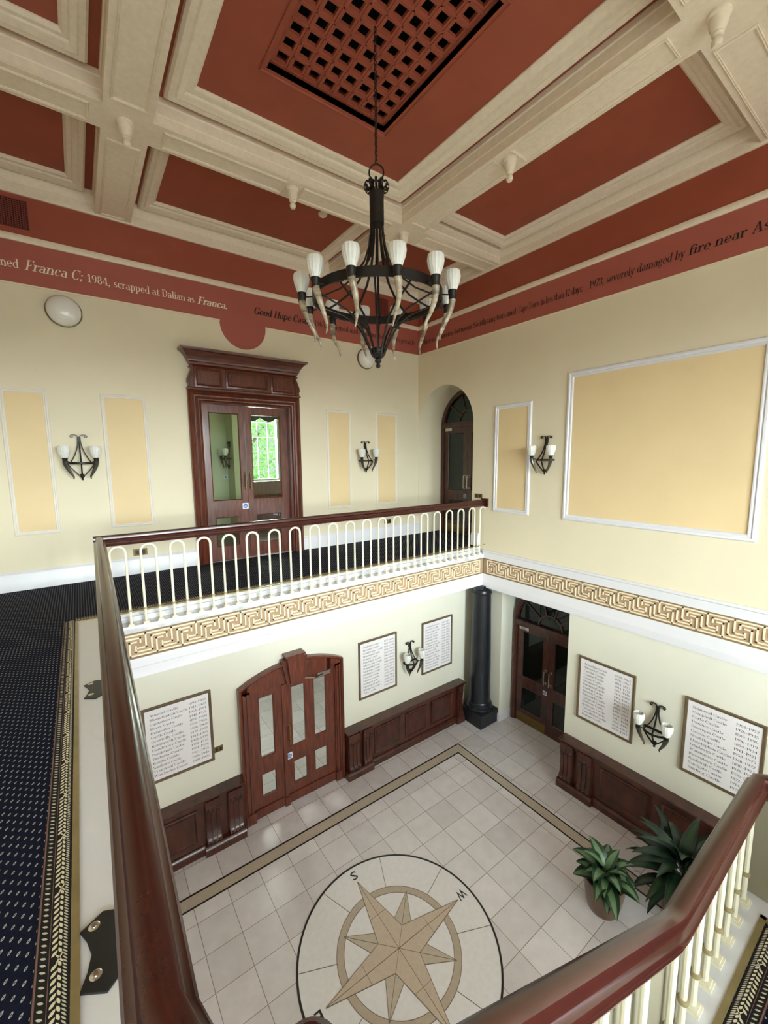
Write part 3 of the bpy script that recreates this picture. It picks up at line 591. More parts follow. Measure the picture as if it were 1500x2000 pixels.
# ------------------------------------------------------------------ compass rose inlay
cmp_ = thing('compass_rose', 'round stone compass rose inlaid in the tiled lower floor', 'floor inlay', (2.36, 3.05, ZL))
cx, cy = 2.36, 3.05; R0 = 1.07
def disc(r, n=72): return [(cx + r * math.cos(2 * PI * k / n), cy + r * math.sin(2 * PI * k / n)) for k in range(n)]
z = ZL
MB().prism(FZ, disc(R0), z, z + 0.003).build('disc', 'stonewhite', cmp_)
def ring(ro, ri, h, n=96):
    m = MB(); a = [(cx + ro * math.cos(2 * PI * k / n), cy + ro * math.sin(2 * PI * k / n)) for k in range(n)]; b = [(cx + ri * math.cos(2 * PI * k / n), cy + ri * math.sin(2 * PI * k / n)) for k in range(n)]
    m.rings([[(p[0], p[1], z), (p[0], p[1], z + h), (q_[0], q_[1], z + h), (q_[0], q_[1], z)] for p, q_ in zip(a, b)], closed_path=True); return m
ring(R0 + 0.008, R0 - 0.014, 0.005).build('outer_ring', 'inlayblack', cmp_)
ring(0.66, 0.585, 0.0045).build('inner_ring', 'stonegrey', cmp_)
m = ring(0.664, 0.658, 0.0048); m2 = ring(0.588, 0.582, 0.0048); m.add(m2.v, m2.f)
def line(m, x0, y0, x1, y1, w, h):
    d = Vector((x1 - x0, y1 - y0)); n = Vector((-d.y, d.x)).normalized() * w / 2
    m.prism(FZ, [(x0 + n.x, y0 + n.y), (x1 + n.x, y1 + n.y), (x1 - n.x, y1 - n.y), (x0 - n.x, y0 - n.y)], z, z + h)
rot0 = math.radians(-1.5)
for k in range(8):
    a = rot0 + PI / 8 + k * PI / 4; line(m, cx + 0.66 * math.cos(a), cy + 0.66 * math.sin(a), cx + R0 * math.cos(a), cy + R0 * math.sin(a), 0.006, 0.0048)
m.build('joint_lines', 'grout', cmp_)
def pol(r, a): return (cx + r * math.cos(rot0 + a), cy + r * math.sin(rot0 + a))
ml = MB()
for k in range(4):     # minor diagonal points
    a = PI / 4 + k * PI / 2; p = MB()
    p.prism(FZ, [pol(0.61, a), pol(0.30, a + 0.32), pol(0.12, a), pol(0.30, a - 0.32)], z, z + 0.006); p.build('minor_point', 'stonetan', cmp_)
    for e in (0.32, 0, -0.32): q0, q1 = pol(0.61, a), (pol(0.30, a + e) if e else pol(0.2, a)); line(ml, *q0, *q1, 0.005, 0.0072 if e == 0 else 0.0066)
for k in range(4):
    a = k * PI / 2; p = MB()
    p.prism(FZ, [pol(0.865, a), pol(0.225, a + PI / 4), pol(0, a), pol(0.225, a - PI / 4)], z, z + 0.008); p.build('major_point', 'stonetan2', cmp_)
    for e in (PI / 4, 0, -PI / 4): q0, q1 = pol(0.865, a), (pol(0.225, a + e) if e else pol(0, a)); line(ml, *q0, *q1, 0.005, 0.009)
    line(ml, *pol(0, a), *pol(0.225, a + PI / 4), 0.004, 0.009)
    s1, s2 = pol(0.42, a + 0.26), pol(0.42, a - 0.26); line(ml, *s1, *s2, 0.004, 0.009)
ml.build('star_joints', 'grout', cmp_)
FC = lambda u, v, h: (cx - u, cy - v, ZL + h)
for s, du, dv in (('S', -0.03, -0.955), ('N', 0.0, 0.955), ('W', -0.945, 0.0), ('E', 0.945, 0.0)):
    cap = 0.105; w = {'W': 0.115, 'E': 0.068, 'S': 0.078, 'N': 0.08}[s]; m = MB(); text_into(m, s, FC, du - w / 2, du + w / 2, dv - cap / 2, cap, 0.0045, 0, 0.012)
    m.build('letter', 'inlayblack', cmp_)

# ------------------------------------------------------------------ doors
def D_handle(F, u, v0, v1, h, parent, mname='brass', r=0.011):
    m = MB(); m.tube([F(u, v0, h), F(u, v0, h + 0.05)], r * 1.3, 10); m.tube([F(u, v1, h), F(u, v1, h + 0.05)], r * 1.3, 10)
    m.tube([F(u, v0 - 0.02, h + 0.055), F(u, (v0 + v1) / 2, h + 0.06), F(u, v1 + 0.02, h + 0.055)], r, 10)
    for v in (v0, v1): m.lathe([(0, 0), (0.025, 0), (0.022, 0.006), (0, 0.008)], 12, F=lambda x, y, zz, v=v: F(u + x, v + y, h + zz))
    return m.build('pull_handle', mname, parent)
def leaf(parent, F, u0, u1, v0, v1, h0, h1, panes, solids=(), mname='wood', glass='glass'):
    """a door leaf: rails and stiles round glazed openings (u0,u1,v0,v1)"""
    m = MB(); us = sorted({u0, u1, *[p[0] for p in panes + list(solids)], *[p[1] for p in panes + list(solids)]}); vs = sorted({v0, v1, *[p[2] for p in panes + list(solids)], *[p[3] for p in panes + list(solids)]})
    def hole(u, v): return any(p[0] < u < p[1] and p[2] < v < p[3] for p in panes + list(solids))
    for a, b in zip(us[:-1], us[1:]):
        for c, d in zip(vs[:-1], vs[1:]):
            if not hole((a + b) / 2, (c + d) / 2): m.fbox(F, a, b, c, d, h0, h1)
    for p in panes + list(solids): m.mould(F, [(p[0], p[2]), (p[1], p[2]), (p[1], p[3]), (p[0], p[3])], [(0, h1), (0, h1 - 0.03), (0.012, h1 - 0.03), (0.014, h1 - 0.006), (0.004, h1 + 0.004)], True)
    for p in solids: m.fbox(F, p[0], p[1], p[2], p[3], h0 + 0.01, h1 - 0.018)
    o = m.build('leaf', mname, parent)
    for p in panes: MB().fbox(F, p[0], p[1], p[2], p[3], (h0 + h1) / 2 - 0.003, (h0 + h1) / 2 + 0.003).build('pane', glass, o)
    return o
def fire_sticker(F, u, v, h, parent, w=0.05, dark=False):
    o = MB().fbox(F, u - w, u + w, v - w, v + w, h, h + 0.002).build('door_sticker', 'sticker', parent)
    MB().prism(F, [(u + w * 0.74 * math.cos(2 * PI * k / 24), v + w * 0.74 * math.sin(2 * PI * k / 24)) for k in range(24)], h + 0.002, h + 0.003).build('blue_disc', 'stickblue', o)
    m = MB()
    for k in (-1, 0, 1): m.fbox(F, u - w * 0.45, u + w * 0.45, v + k * w * 0.28 - w * 0.05, v + k * w * 0.28 + w * 0.05, h + 0.003, h + 0.0035)
    m.build('sticker_lines', 'sticker', o)

# door 1: upper wall A, cased double door
d1 = thing('door_1', None, None, (2.32, YA, ZF), kind='structure'); d1['label'] = 'mahogany double door with carved overdoor on the gallery'; d1['category'] = 'door'
casing = [(0, 0), (0, 0.055), (0.012, 0.06), (0.03, 0.085), (0.05, 0.095), (0.062, 0.085), (0.08, 0.055), (0.10, 0.05), (0.12, 0.06), (0.14, 0.075), (0.155, 0.07), (0.17, 0.04), (0.19, 0.03), (0.195, 0)]
m = MB(); m.mould(FA, [(1.415, ZF), (1.415, 1.07), (3.225, 1.07), (3.225, ZF)], [(-o, h) for o, h in casing]); m.build('architrave', 'wood', d1)
m = MB(); m.fbox(FA, 1.6, 1.625, ZF, 0.9, -0.2, 0.02); m.fbox(FA, 3.025, 3.05, ZF, 0.9, -0.2, 0.02); m.fbox(FA, 1.6, 3.05, 0.875, 0.9, -0.2, 0.02); m.build('jamb', 'wood', d1)
m = MB(); m.fbox(FA, 1.50, 3.14, 1.06, 1.42, 0, 0.07)
m.mould(FA, [(1.41, 1.065), (3.23, 1.065)], [(0, 0), (0, 0.10), (0.018, 0.105), (0.03, 0.09), (0.03, 0)])
m.build('overdoor_frieze', 'woodh', d1)
for a, b, c, d in ((1.52, 1.93, 1.10, 1.40), (1.98, 2.66, 1.12, 1.40), (2.71, 3.12, 1.10, 1.40)):
    m = MB(); m.mould(FA, [(a, c), (b, c), (b, d), (a, d)], [(0, 0.07), (0, 0.088), (0.02, 0.094), (0.035, 0.082), (0.05, 0.074), (0.05, 0.07)], True)
    m.fbox(FA, a + 0.09, b - 0.09, c + 0.07, d - 0.07, 0.07, 0.08); m.build('frieze_panel', 'wood', d1)
cor = [(1.40, 0.07), (1.42, 0.085), (1.43, 0.10), (1.46, 0.11), (1.47, 0.125), (1.50, 0.13), (1.56, 0.17), (1.60, 0.20), (1.605, 0.225), (1.625, 0.235), (1.645, 0.24)]
m = MB(); rings = []
for v, h in cor: rings.append((v, h))
vs = []; fs = []
for v, h in cor: vs += [FA(1.50 - h + 0.06, v, 0), FA(1.50 - h + 0.06, v, h), FA(3.14 + h - 0.06, v, h), FA(3.14 + h - 0.06, v, 0)]
for i in range(len(cor) - 1):
    for j in range(4): fs.append((i * 4 + j, i * 4 + (j + 1) % 4, i * 4 + 4 + (j + 1) % 4, i * 4 + 4 + j))
fs += [(0, 1, 2, 3), tuple(len(vs) - 4 + k for k in range(4))]
m.add(vs, fs); m.build('overdoor_cornice', 'woodh', d1)
for sgn, u in ((-1, 1.50), (1, 3.14)):
    pts = [(u, 1.42), (u + sgn * 0.03, 1.415), (u + sgn * 0.05, 1.395), (u + sgn * 0.03, 1.375), (u + sgn * 0.015, 1.365), (u + sgn * 0.035, 1.335), (u + sgn * 0.055, 1.28), (u + sgn * 0.08, 1.22), (u + sgn * 0.085, 1.17), (u + sgn * 0.065, 1.135), (u + sgn * 0.075, 1.11), (u + sgn * 0.06, 1.095), (u, 1.09)]
    m = MB(); m.prism(FA, pts, 0, 0.09); m.build('scroll_bracket', 'wood', d1)
l1 = leaf(d1, FA, 1.625, 2.283, ZF + 0.01, 0.872, -0.11, -0.065, [(1.72, 2.19, -0.66, 0.75), (1.74, 2.11, -1.42, -0.93)])
l2 = leaf(d1, FA, 2.29, 3.025, ZF + 0.01, 0.872, -0.11, -0.065, [(2.385, 2.90, -0.66, 0.75), (2.42, 2.86, -1.42, -0.93)])
D_handle(FA, 2.25, -0.47, -0.22, -0.065, l1, 'rim'); D_handle(FA, 2.33, -0.47, -0.22, -0.065, l2, 'rim')
fire_sticker(FA, 2.235, -0.77, -0.065, l1)

# arched doors in wall B, upper (2) and lower (4)
def arch_door(name, X, ua, ub, vf, vspring, vtrans, label, lower):
    F = lambda u, v, h: (X - h, u, v)
    d = thing(name, None, None, (X, (ua + ub) / 2, vf), kind='structure'); d['label'] = label; d['category'] = 'door'
    c = (ua + ub) / 2; R = (ub - ua) / 2
    path = [(ua, vf), (ua, vspring)] + arc(c, vspring, R, 180, 0, 24)[1:-1] + [(ub, vspring), (ub, vf)]
    m = MB(); m.mould(F, path, [(0, -0.05), (0, 0.045), (-0.02, 0.055), (-0.04, 0.04), (-0.075, 0.035), (-0.085, 0.0), (-0.085, -0.05)]); m.build('frame', 'dado', d)
    m = MB(); m.fbox(F, ua + 0.03, ub - 0.03, vtrans - 0.05, vtrans + 0.05, -0.05, 0.045); m.fbox(F, ua + 0.03, ub - 0.03, vtrans + 0.03, vtrans + 0.055, -0.05, 0.06); m.build('transom', 'dado', d)
    r1 = R - 0.07; vb = vtrans + 0.05
    fp = [(ua + 0.075, vb)] + ([(ua + 0.075, vspring)] if vspring > vb else []) + [p for p in arc(c, vspring, r1, 180, 0, 24) if p[1] > vb + 0.01] + ([(ub - 0.075, vspring)] if vspring > vb else []) + [(ub - 0.075, vb)]
    fan = MB().prism(F, fp, -0.02, -0.014).build('fanlight_pane', 'dimglass', d)
    m = MB()
    cz = vb; ri = 0.24
    m.mould(F, arc(c, cz, ri, 0, 180, 16), [(0.012, -0.025), (0.012, 0.012), (-0.012, 0.012), (-0.012, -0.025)])
    for a in (36, 72, 108, 144):
        p0 = (c + ri * math.cos(math.radians(a)), cz + ri * math.sin(math.radians(a))); L = 0.62 if vspring <= vb else 0.72
        # extend bar to the arch
        t = ri
        while True:
            t += 0.01; x, y = c + t * math.cos(math.radians(a)), cz + t * math.sin(math.radians(a))
            if abs(x - c) > r1 or (y > vspring and math.hypot(x - c, y - vspring) > r1) or t > 2: break
        m.mould(F, [p0, (x, y)], [(0.01, -0.025), (0.01, 0.01), (-0.01, 0.01), (-0.01, -0.025)])
    m.build('glazing_bars', 'dado', d)
    H = vtrans - 0.05 - vf
    for s, (a, b) in enumerate(((ua + 0.085, c - 0.003), (c + 0.003, ub - 0.085))):
        lf = leaf(d, F, a, b, vf + 0.01, vtrans - 0.05, -0.04, 0.005, [(a + 0.11, b - 0.11, vf + 0.95, vtrans - 0.17), (a + 0.11, b - 0.11, vf + 0.26, vf + 0.74)], mname='dado', glass='dimglass')
        hu = b - 0.05 if s == 0 else a + 0.05
        D_handle(F, hu, vf + 1.02, vf + 1.26, 0.005, lf, 'chrome')
        if s == 1:
            MB().fbox(F, b - 0.26, b - 0.06, vtrans - 0.12, vtrans - 0.06, 0.005, 0.05).build('door_closer', 'chrome', lf)
            MB().fbox(F, a + 0.02, b - 0.02, vf + 0.02, vf + 0.19, 0.005, 0.008).build('kick_plate', 'olive', lf)
            fire_sticker(F, a + 0.05, vf + 0.83, 0.005, lf, 0.04)
    return d
arch_door('door_2', 6.70, 5.44, 6.975, ZF, 0.67, 0.71, 'arched mahogany double door in the deep opening beside the gallery corner', False)
arch_door('door_4', 6.72, 3.385, 4.90, ZL, -3.12, -3.16, 'arched dark double door in the lower recess beside the black column', True)

# door 3: lower wall A, segmental headed
d3 = thing('door_3', None, None, (2.34, YL, ZL), kind='structure'); d3['label'] = 'mahogany glazed door with segmental head and keystone on the lower wall'; d3['category'] = 'door'
zs, zcrown = -3.13, -2.93
sag = zcrown - zs; hw = 0.81; Rr = (hw * hw + sag * sag) / (2 * sag); cz = zcrown - Rr; a0 = math.degrees(math.asin(hw / Rr)); cxd = 2.335
arch_out = [(cxd + Rr * math.sin(math.radians(t)), cz + Rr * math.cos(math.radians(t))) for t in [-a0 + 2 * a0 * k / 20 for k in range(21)]]
m = MB()
outer = arch_out
for (p, q_) in zip(outer[:-1], outer[1:]):
    m.prism(FL, [(p[0], -3.24), (q_[0], -3.24), q_, p], 0, 0.06)
m.build('arched_head', 'wood', d3)
m = MB(); m.mould(FL, [(cxd - hw, ZL), (cxd - hw, zs)] + outer[1:-1] + [(cxd + hw, zs), (cxd + hw, ZL)], [(0.012, 0), (0.012, 0.085), (-0.01, 0.10), (-0.03, 0.085), (-0.035, 0.07), (-0.035, 0)]); m.build('hood_moulding', 'wood', d3)
m = MB()
for a, b in ((cxd - hw + 0.02, 1.665), (3.01, cxd + hw - 0.02)):
    m.fbox(FL, a, b, ZL, -3.2, 0, 0.06); w = b - a
    m.fbox(FL, a + 0.02, a + 0.045, ZL, -3.22, 0.06, 0.075); m.fbox(FL, b - 0.045, b - 0.02, ZL, -3.22, 0.06, 0.075); m.fbox(FL, a - 0.012, b + 0.012, ZL, ZL + 0.16, 0, 0.085)
m.build('architrave', 'wood', d3)
m = MB()
for a, b, h in ((0.13, 0.20, 0.10), (0.085, 0.135, 0.15)):
    m.prism(FL, [(cxd - a, -3.25), (cxd + a, -3.25), (cxd + b, -2.85 + (0.025 if h > 0.12 else -0.03)), (cxd - b, -2.85 + (0.025 if h > 0.12 else -0.03))], 0, h)
m.fbox(FL, cxd - 0.15, cxd + 0.15, -2.83, -2.805, 0, 0.16)
m.build('keystone', 'wood', d3)
m = MB(); m.fbox(FL, 1.64, 1.668, ZL, -3.24, -0.15, 0.02); m.fbox(FL, 3.012, 3.04, ZL, -3.24, -0.15, 0.02); m.build('jamb', 'wood', d3)
la = leaf(d3, FL, 1.668, 2.155, ZL + 0.01, -3.24, -0.02, 0.035, [(1.788, 2.015, -4.28, -3.345), (1.788, 2.015, -4.90, -4.53)])
lb = leaf(d3, FL, 2.165, 3.012, ZL + 0.01, -3.24, -0.02, 0.035, [(2.28, 2.508, -4.305, -3.335), (2.645, 2.866, -4.295, -3.33), (2.286, 2.514, -4.92, -4.54), (2.64, 2.866, -4.90, -4.52)])
for l, a, b in ((la, 1.67, 2.15), (lb, 2.17, 3.01)):
    m = MB(); m.fbox(FL, a, b, ZL + 0.01, ZL + 0.14, 0.035, 0.045); m.fbox(FL, a, b, ZL + 0.14, ZL + 0.155, 0.035, 0.055); m.build('kick_board', 'wood', l)
m = MB(); m.fbox(FL, 2.135, 2.19, ZL + 0.0, -3.26, 0.03, 0.055); m.fbox(FL, 2.125, 2.2, ZL, ZL + 0.13, 0.03, 0.07); m.build('meeting_stile', 'wood', lb)
D_handle(FL, 2.225, -4.17, -3.94, 0.036, lb, 'brass')
fire_sticker(FL, 2.222, -4.425, 0.036, lb, 0.05)
m = MB(); m.fbox(FL, 2.70, 2.92, -3.30, -3.24, 0.04, 0.09); m.tube([FL(2.78, -3.27, 0.09), FL(2.62, -3.25, 0.16), FL(2.50, -3.25, 0.07)], 0.01, 8); m.build('door_closer', 'chrome', lb)

# ------------------------------------------------------------------ rooms beyond the doors
def shell(name, x0, x1, y0, y1, z0, z1, mname, skip=(), fl=None):
    m = MB(); t = 0.1
    if 'x0' not in skip: m.box(x0 - t, x0, y0, y1, z0, z1)
    if 'x1' not in skip: m.box(x1, x1 + t, y0, y1, z0, z1)
    if 'y0' not in skip: m.box(x0, x1, y0 - t, y0, z0, z1)
    if 'y1' not in skip: m.box(x0, x1, y1, y1 + t, z0, z1)
    if 'z1' not in skip: m.box(x0 - t, x1 + t, y0 - t, y1 + t, z1, z1 + t)
    o = m.build(name, mname, kind='structure')
    if fl: q = MB(); q.box(x0 - t, x1 + t, y0 - t, y1 + t, z0 - t, z0); q.build('floor', fl, kind='structure')
    return o
# upper back room with a window onto trees
shell('wall_backroom', 0.6, 5.2, 7.2, 10.0, ZF, 2.2, 'greenwall', skip=('y0', 'y1'), fl='dado')
m = wall_with_opening(lambda u, v, h: (u, 10.0 - h, v), 0.6, 5.2, ZF, 2.2, (3.30, 4.04, 1.25), 0.15)
bw = m.build('wall_backroom_far', 'greenwall', kind='structure')
MB().fbox(lambda u, v, h: (u, 10.0 - h, v), 3.2, 4.9, ZF, -0.52, -0.12, 0.03).build('wood_panelling', 'wood', bw)
FW = lambda u, v, h: (u, 10.05 - h, v)
m = MB(); m.mould(FW, [(3.30, -0.5), (4.04, -0.5), (4.04, 1.25), (3.30, 1.25)], [(0, -0.04), (0.04, -0.04), (0.04, 0.08), (0, 0.08)], True)
for k in (1, 2): m.fbox(FW, 3.30 + 0.74 * k / 3 - 0.008, 3.30 + 0.74 * k / 3 + 0.008, -0.5, 1.25, -0.02, 0.02)
for k in range(1, 5): m.fbox(FW, 3.3, 4.04, -0.5 + 0.35 * k - 0.008, -0.5 + 0.35 * k + 0.008, -0.02, 0.02)
MB().box(2.80, 2.94, 9.5, 10.0, ZF, 2.2).build('wall_pier', 'greenwall', kind='structure')
w4 = m.build('window_4', 'white', kind='structure'); MB().fbox(FW, 3.3, 4.04, -0.5, 1.25, -0.003, 0.003).build('pane', 'glass', w4)
cur = thing('curtain', 'dark curtain and scalloped pelmet at the window beyond the gallery door', 'curtain', (3.7, 9.85, 0.9))
m = MB(); top = [(3.15, 1.5), (4.55, 1.5)]; sc = []
for k in range(33): u = 4.55 - 1.4 * k / 32; sc.append((u, 0.98 - 0.09 * abs(math.sin((u - 3.15) / 1.4 * PI * 3.5))))
m.prism(lambda u, v, h: (u, 9.86 - h, v), top + sc, 0, 0.03); m.build('pelmet', 'curtain', cur)
m = MB(); zig = [(4.06 + 0.05 * k, 9.9 + (0.035 if k % 2 else -0.035)) for k in range(10)]
m.prism(FZ, zig + [(x, y + 0.02) for x, y in zig[::-1]], -0.52, 1.3); m.build('drape', 'curtain', cur)
m = MB(); m.fbox(lambda u, v, h: (u, 10.0 - h, v), 2.12, 2.42, ZF, 0.36, 0, 0.03); m.build('door_5', 'white', kind='structure')
sw = thing('light_switch', 'cream light switch below the wall lamp seen through the gallery door glass', 'switch', (2.735, 10.0, -0.39))
MB().fbox(lambda u, v, h: (u, 10.0 - h, v), 2.685, 2.785, -0.44, -0.34, 0, 0.012).build('plate', 'lamp' if False else 'sticker', sw)
MB().fbox(lambda u, v, h: (u, 10.0 - h, v), 2.725, 2.745, -0.41, -0.37, 0.012, 0.018).build('rocker', 'socket', sw)
# ground-floor corridor
shell('wall_corridor', 0.9, 4.6, 5.78, 8.6, ZL, -2.45, 'greywall', skip=('y0',))
m = MB(); m.box(2.2, 2.8, 7.0, 7.6, -2.47, -2.45)
cl = thing('corridor_glow_panel', 'flat square glowing panel added to light the corridor behind the lower door', 'light', (2.5, 7.3, -2.46)); m.build('diffuser', 'lamp', cl)  # invented light source, added to brighten the corridor
# dim rooms behind the arched doors
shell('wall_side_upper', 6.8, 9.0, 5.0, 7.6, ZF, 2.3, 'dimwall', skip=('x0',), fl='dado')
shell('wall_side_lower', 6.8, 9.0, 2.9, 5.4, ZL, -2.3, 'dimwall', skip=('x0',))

# trees outside the back room
def tree(x, y, z0, h, r, seed, label):
    rr = random.Random(seed); t = thing('tree', label, 'tree', (x, y, z0), 0, 'trees outside the gallery back room window')
    m = MB(); m.tube([(0, 0, 0), (0.05, 0, h * 0.4), (-0.05, 0.05, h * 0.8)], [0.16, 0.12, 0.05], 8)
    for k in range(6):
        a = rr.uniform(0, 2 * PI); m.tube([(0, 0, h * (0.35 + 0.07 * k)), (math.cos(a) * r * 0.6, math.sin(a) * r * 0.6, h * (0.5 + 0.07 * k))], [0.05, 0.02], 6)
    m.build('trunk', 'bark', t, world=False)
    m = MB()
    for k in range(1500):
        while True:
            p = Vector((rr.uniform(-1, 1), rr.uniform(-1, 1), rr.uniform(-1, 1)))
            if p.length < 1: break
        c = Vector((p.x * r, p.y * r, h * 0.62 + p.z * h * 0.42)); s = rr.uniform(0.07, 0.14)
        d = Vector((rr.gauss(0, 1), rr.gauss(0, 1), rr.gauss(0, 1))).normalized(); e = d.orthogonal().normalized()
        m.add([c - d * s, c + e * s * 0.5, c + d * s, c - e * s * 0.5], [(0, 1, 2, 3)])
    m.build('foliage', 'treeleaf', t, world=False)
tree(4.3, 13.2, -4.2, 6.4, 1.5, 3, 'leafy tree seen through the left of the back room window'); tree(7.6, 17.6, -4.2, 7.6, 1.9, 5, 'leafy tree further back seen through the right of the back room window')
MB().box(-2, 14, 10.6, 24, -4.4, -4.2).build('ground', 'pave', kind='structure')

# ------------------------------------------------------------------ column
col = thing('column', 'blue black column on a square plinth at the corner of the lower hall', 'column', (6.12, 5.24, ZL))
m = MB(); m.box(-0.265, 0.255, -0.265, 0.26, 0, 0.27); m.build('plinth', 'column', col, world=False, bevel=0.008)
MB().lathe([(0, 0.27), (0.255, 0.27), (0.262, 0.295), (0.255, 0.32), (0.24, 0.33), (0.225, 0.34), (0.222, 0.355), (0.235, 0.37), (0.232, 0.39), (0.215, 0.40), (0.205, 0.42), (0.2, 0.43), (0, 0.43)], 40).build('base', 'column', col, world=False)
MB().lathe([(0, 0.43), (0.2, 0.43), (0.198, 1.2), (0.186, 2.0), (0.175, 2.62), (0.175, 2.64), (0, 2.64)], 40).build('shaft', 'column', col, world=False)
m = MB(); m.lathe([(0, 2.62), (0.185, 2.62), (0.192, 2.635), (0.185, 2.65), (0.178, 2.66), (0.178, 2.70), (0.20, 2.73), (0.215, 2.75), (0.215, 2.76), (0, 2.76)], 40); m.box(-0.22, 0.22, -0.22, 0.22, 2.76, 2.83); m.build('capital', 'column', col, world=False)

# ------------------------------------------------------------------ panelled dado benches
def dado(label, F, u0, u1, brackets, seed_mat='dado', group=None, right_open=False):
    """F wall frame; brackets: list of (ua, ub) pairs of carved consoles"""
    t = thing('panelled_dado', label, 'wall panelling', F((u0 + u1) / 2, ZL, 0), 0, 'mahogany dado cases along the lower walls')
    top = ZL + 0.80
    m = MB(); m.fbox(F, u0 + 0.02, u1 - 0.02, ZL, top - 0.03, 0.0, 0.13)
    m.fbox(F, u0 + 0.02, u1 - 0.02, top - 0.09, top - 0.03, 0.13, 0.155)
    m.build('case', seed_mat, t)
    m = MB(); m.mould(lambda a, b, h: F(a, top + h, b), [(u0, 0), (u0, 0.185), (u1, 0.185), (u1, 0)], [(0, -0.03), (0.014, -0.022), (0.018, -0.01), (0.012, 0.0), (-0.05, 0.002), (-0.05, -0.03)]) if False else None
    # shelf top with a nosed edge
    P = [(0.0, top - 0.03), (0.18, top - 0.03), (0.196, top - 0.022), (0.20, top - 0.010), (0.19, top + 0.0), (0.0, top + 0.004)]
    m.rings([[F(u, v, h) for h, v in P] for u in (u0, u1)]); m.build('shelf', seed_mat, t)
    m = MB(); P = [(0.13, ZL), (0.17, ZL), (0.17, ZL + 0.09), (0.155, ZL + 0.11), (0.15, ZL + 0.125), (0.13, ZL + 0.13)]
    m.rings([[F(u, v, h) for h, v in P] for u in (u0 + 0.01, u1 - 0.01)]); m.build('plinth', seed_mat, t)
    lo = u0
    occupied = sorted(brackets)
    # recessed panels between the consoles
    spans = []; cur_ = u0 + 0.08
    blocks = []
    for a, b in occupied:
        if blocks and a - blocks[-1][1] < 0.3: blocks[-1][1] = b
        else: blocks.append([a, b])
    for a, b in blocks:
        if a - cur_ > 0.4: spans.append((cur_, a - 0.1))
        cur_ = b + 0.1
    if u1 - 0.06 - cur_ > 0.4: spans.append((cur_, u1 - 0.08))
    for a, b in spans:
        n = max(1, round((b - a) / 0.72)); w = (b - a) / n
        for k in range(n):
            p0, p1 = a + k * w + (0.06 if k else 0), a + (k + 1) * w - (0.06 if k < n - 1 else 0)
            q = MB(); q.mould(F, [(p0, ZL + 0.2), (p1, ZL + 0.2), (p1, top - 0.13), (p0, top - 0.13)], [(0, 0.13), (0, 0.146), (0.012, 0.15), (0.022, 0.136), (0.03, 0.13)], True)
            q.fbox(F, p0 + 0.05, p1 - 0.05, ZL + 0.25, top - 0.18, 0.125, 0.136); q.build('panel', seed_mat, t)
    for a, b in blocks:
        q = MB(); P = [(0.13, ZL), (0.225, ZL), (0.225, ZL + 0.09), (0.21, ZL + 0.11), (0.205, ZL + 0.13), (0.13, ZL + 0.135)]
        q.rings([[F(u, v, h) for h, v in P] for u in (a - 0.03, b + 0.03)]); q.build('bracket_plinth', seed_mat, t)
    for a, b in occupied:
        q = MB(); z0 = ZL + 0.13; z1 = top - 0.03; H = z1 - z0
        prof = [(0.0, 0.065), (0.05, 0.085), (0.11, 0.08), (0.16, 0.055), (0.35, 0.045), (0.6, 0.05), (0.74, 0.062), (0.80, 0.075), (0.86, 0.07), (0.9, 0.072), (1.0, 0.078)]
        q.rings([[F(u, z0 + H * v, 0.13) for v, h in (prof[0],)] + [F(u, z0 + H * v, 0.13 + h) for v, h in prof] + [F(u, z1, 0.13)] for u in (a, b)])
        w = (b - a) / 3
        for k in range(3):
            uc = a + w * (k + 0.5)
            pr2 = [(v, h + 0.012) for v, h in prof if 0.1 < v < 0.76]
            q.rings([[F(u, z0 + H * pr2[0][0], 0.135)] + [F(u, z0 + H * v, 0.13 + h) for v, h in pr2] + [F(u, z0 + H * pr2[-1][0], 0.135)] for u in (uc - w * 0.36, uc + w * 0.36)])
            q.lathe([(0.0, -0.012), (0.012, -0.006), (0.014, 0.0), (0.008, 0.012), (0, 0.014)], 10, F=lambda x, y, zz, uc=uc: F(uc + x, z0 + H * 0.81 + y, 0.205 + zz))
            q.lathe([(0.0, -0.015), (0.018, -0.006), (0.02, 0.0), (0.012, 0.014), (0, 0.018)], 10, F=lambda x, y, zz, uc=uc: F(uc + x, z0 + H * 0.07 + y, 0.212 + zz))
        q.build('console_bracket', seed_mat, t)
    return t
dado('dark mahogany panelled dado left of the lower glazed door', FL, -1.1, 1.51, [(0.985, 1.165), (1.275, 1.46), (-0.6, -0.42)])
dado('dark mahogany panelled dado between the lower glazed door and the black column', FL, 3.15, 5.87, [(3.17, 3.385), (3.455, 3.61), (5.66, 5.80)], 'dado')
dado('dark mahogany panelled dado below the boards beside the potted plants', FB, -0.6, 3.36, [(3.12, 3.32), (2.82, 3.03), (0.2, 0.38)])

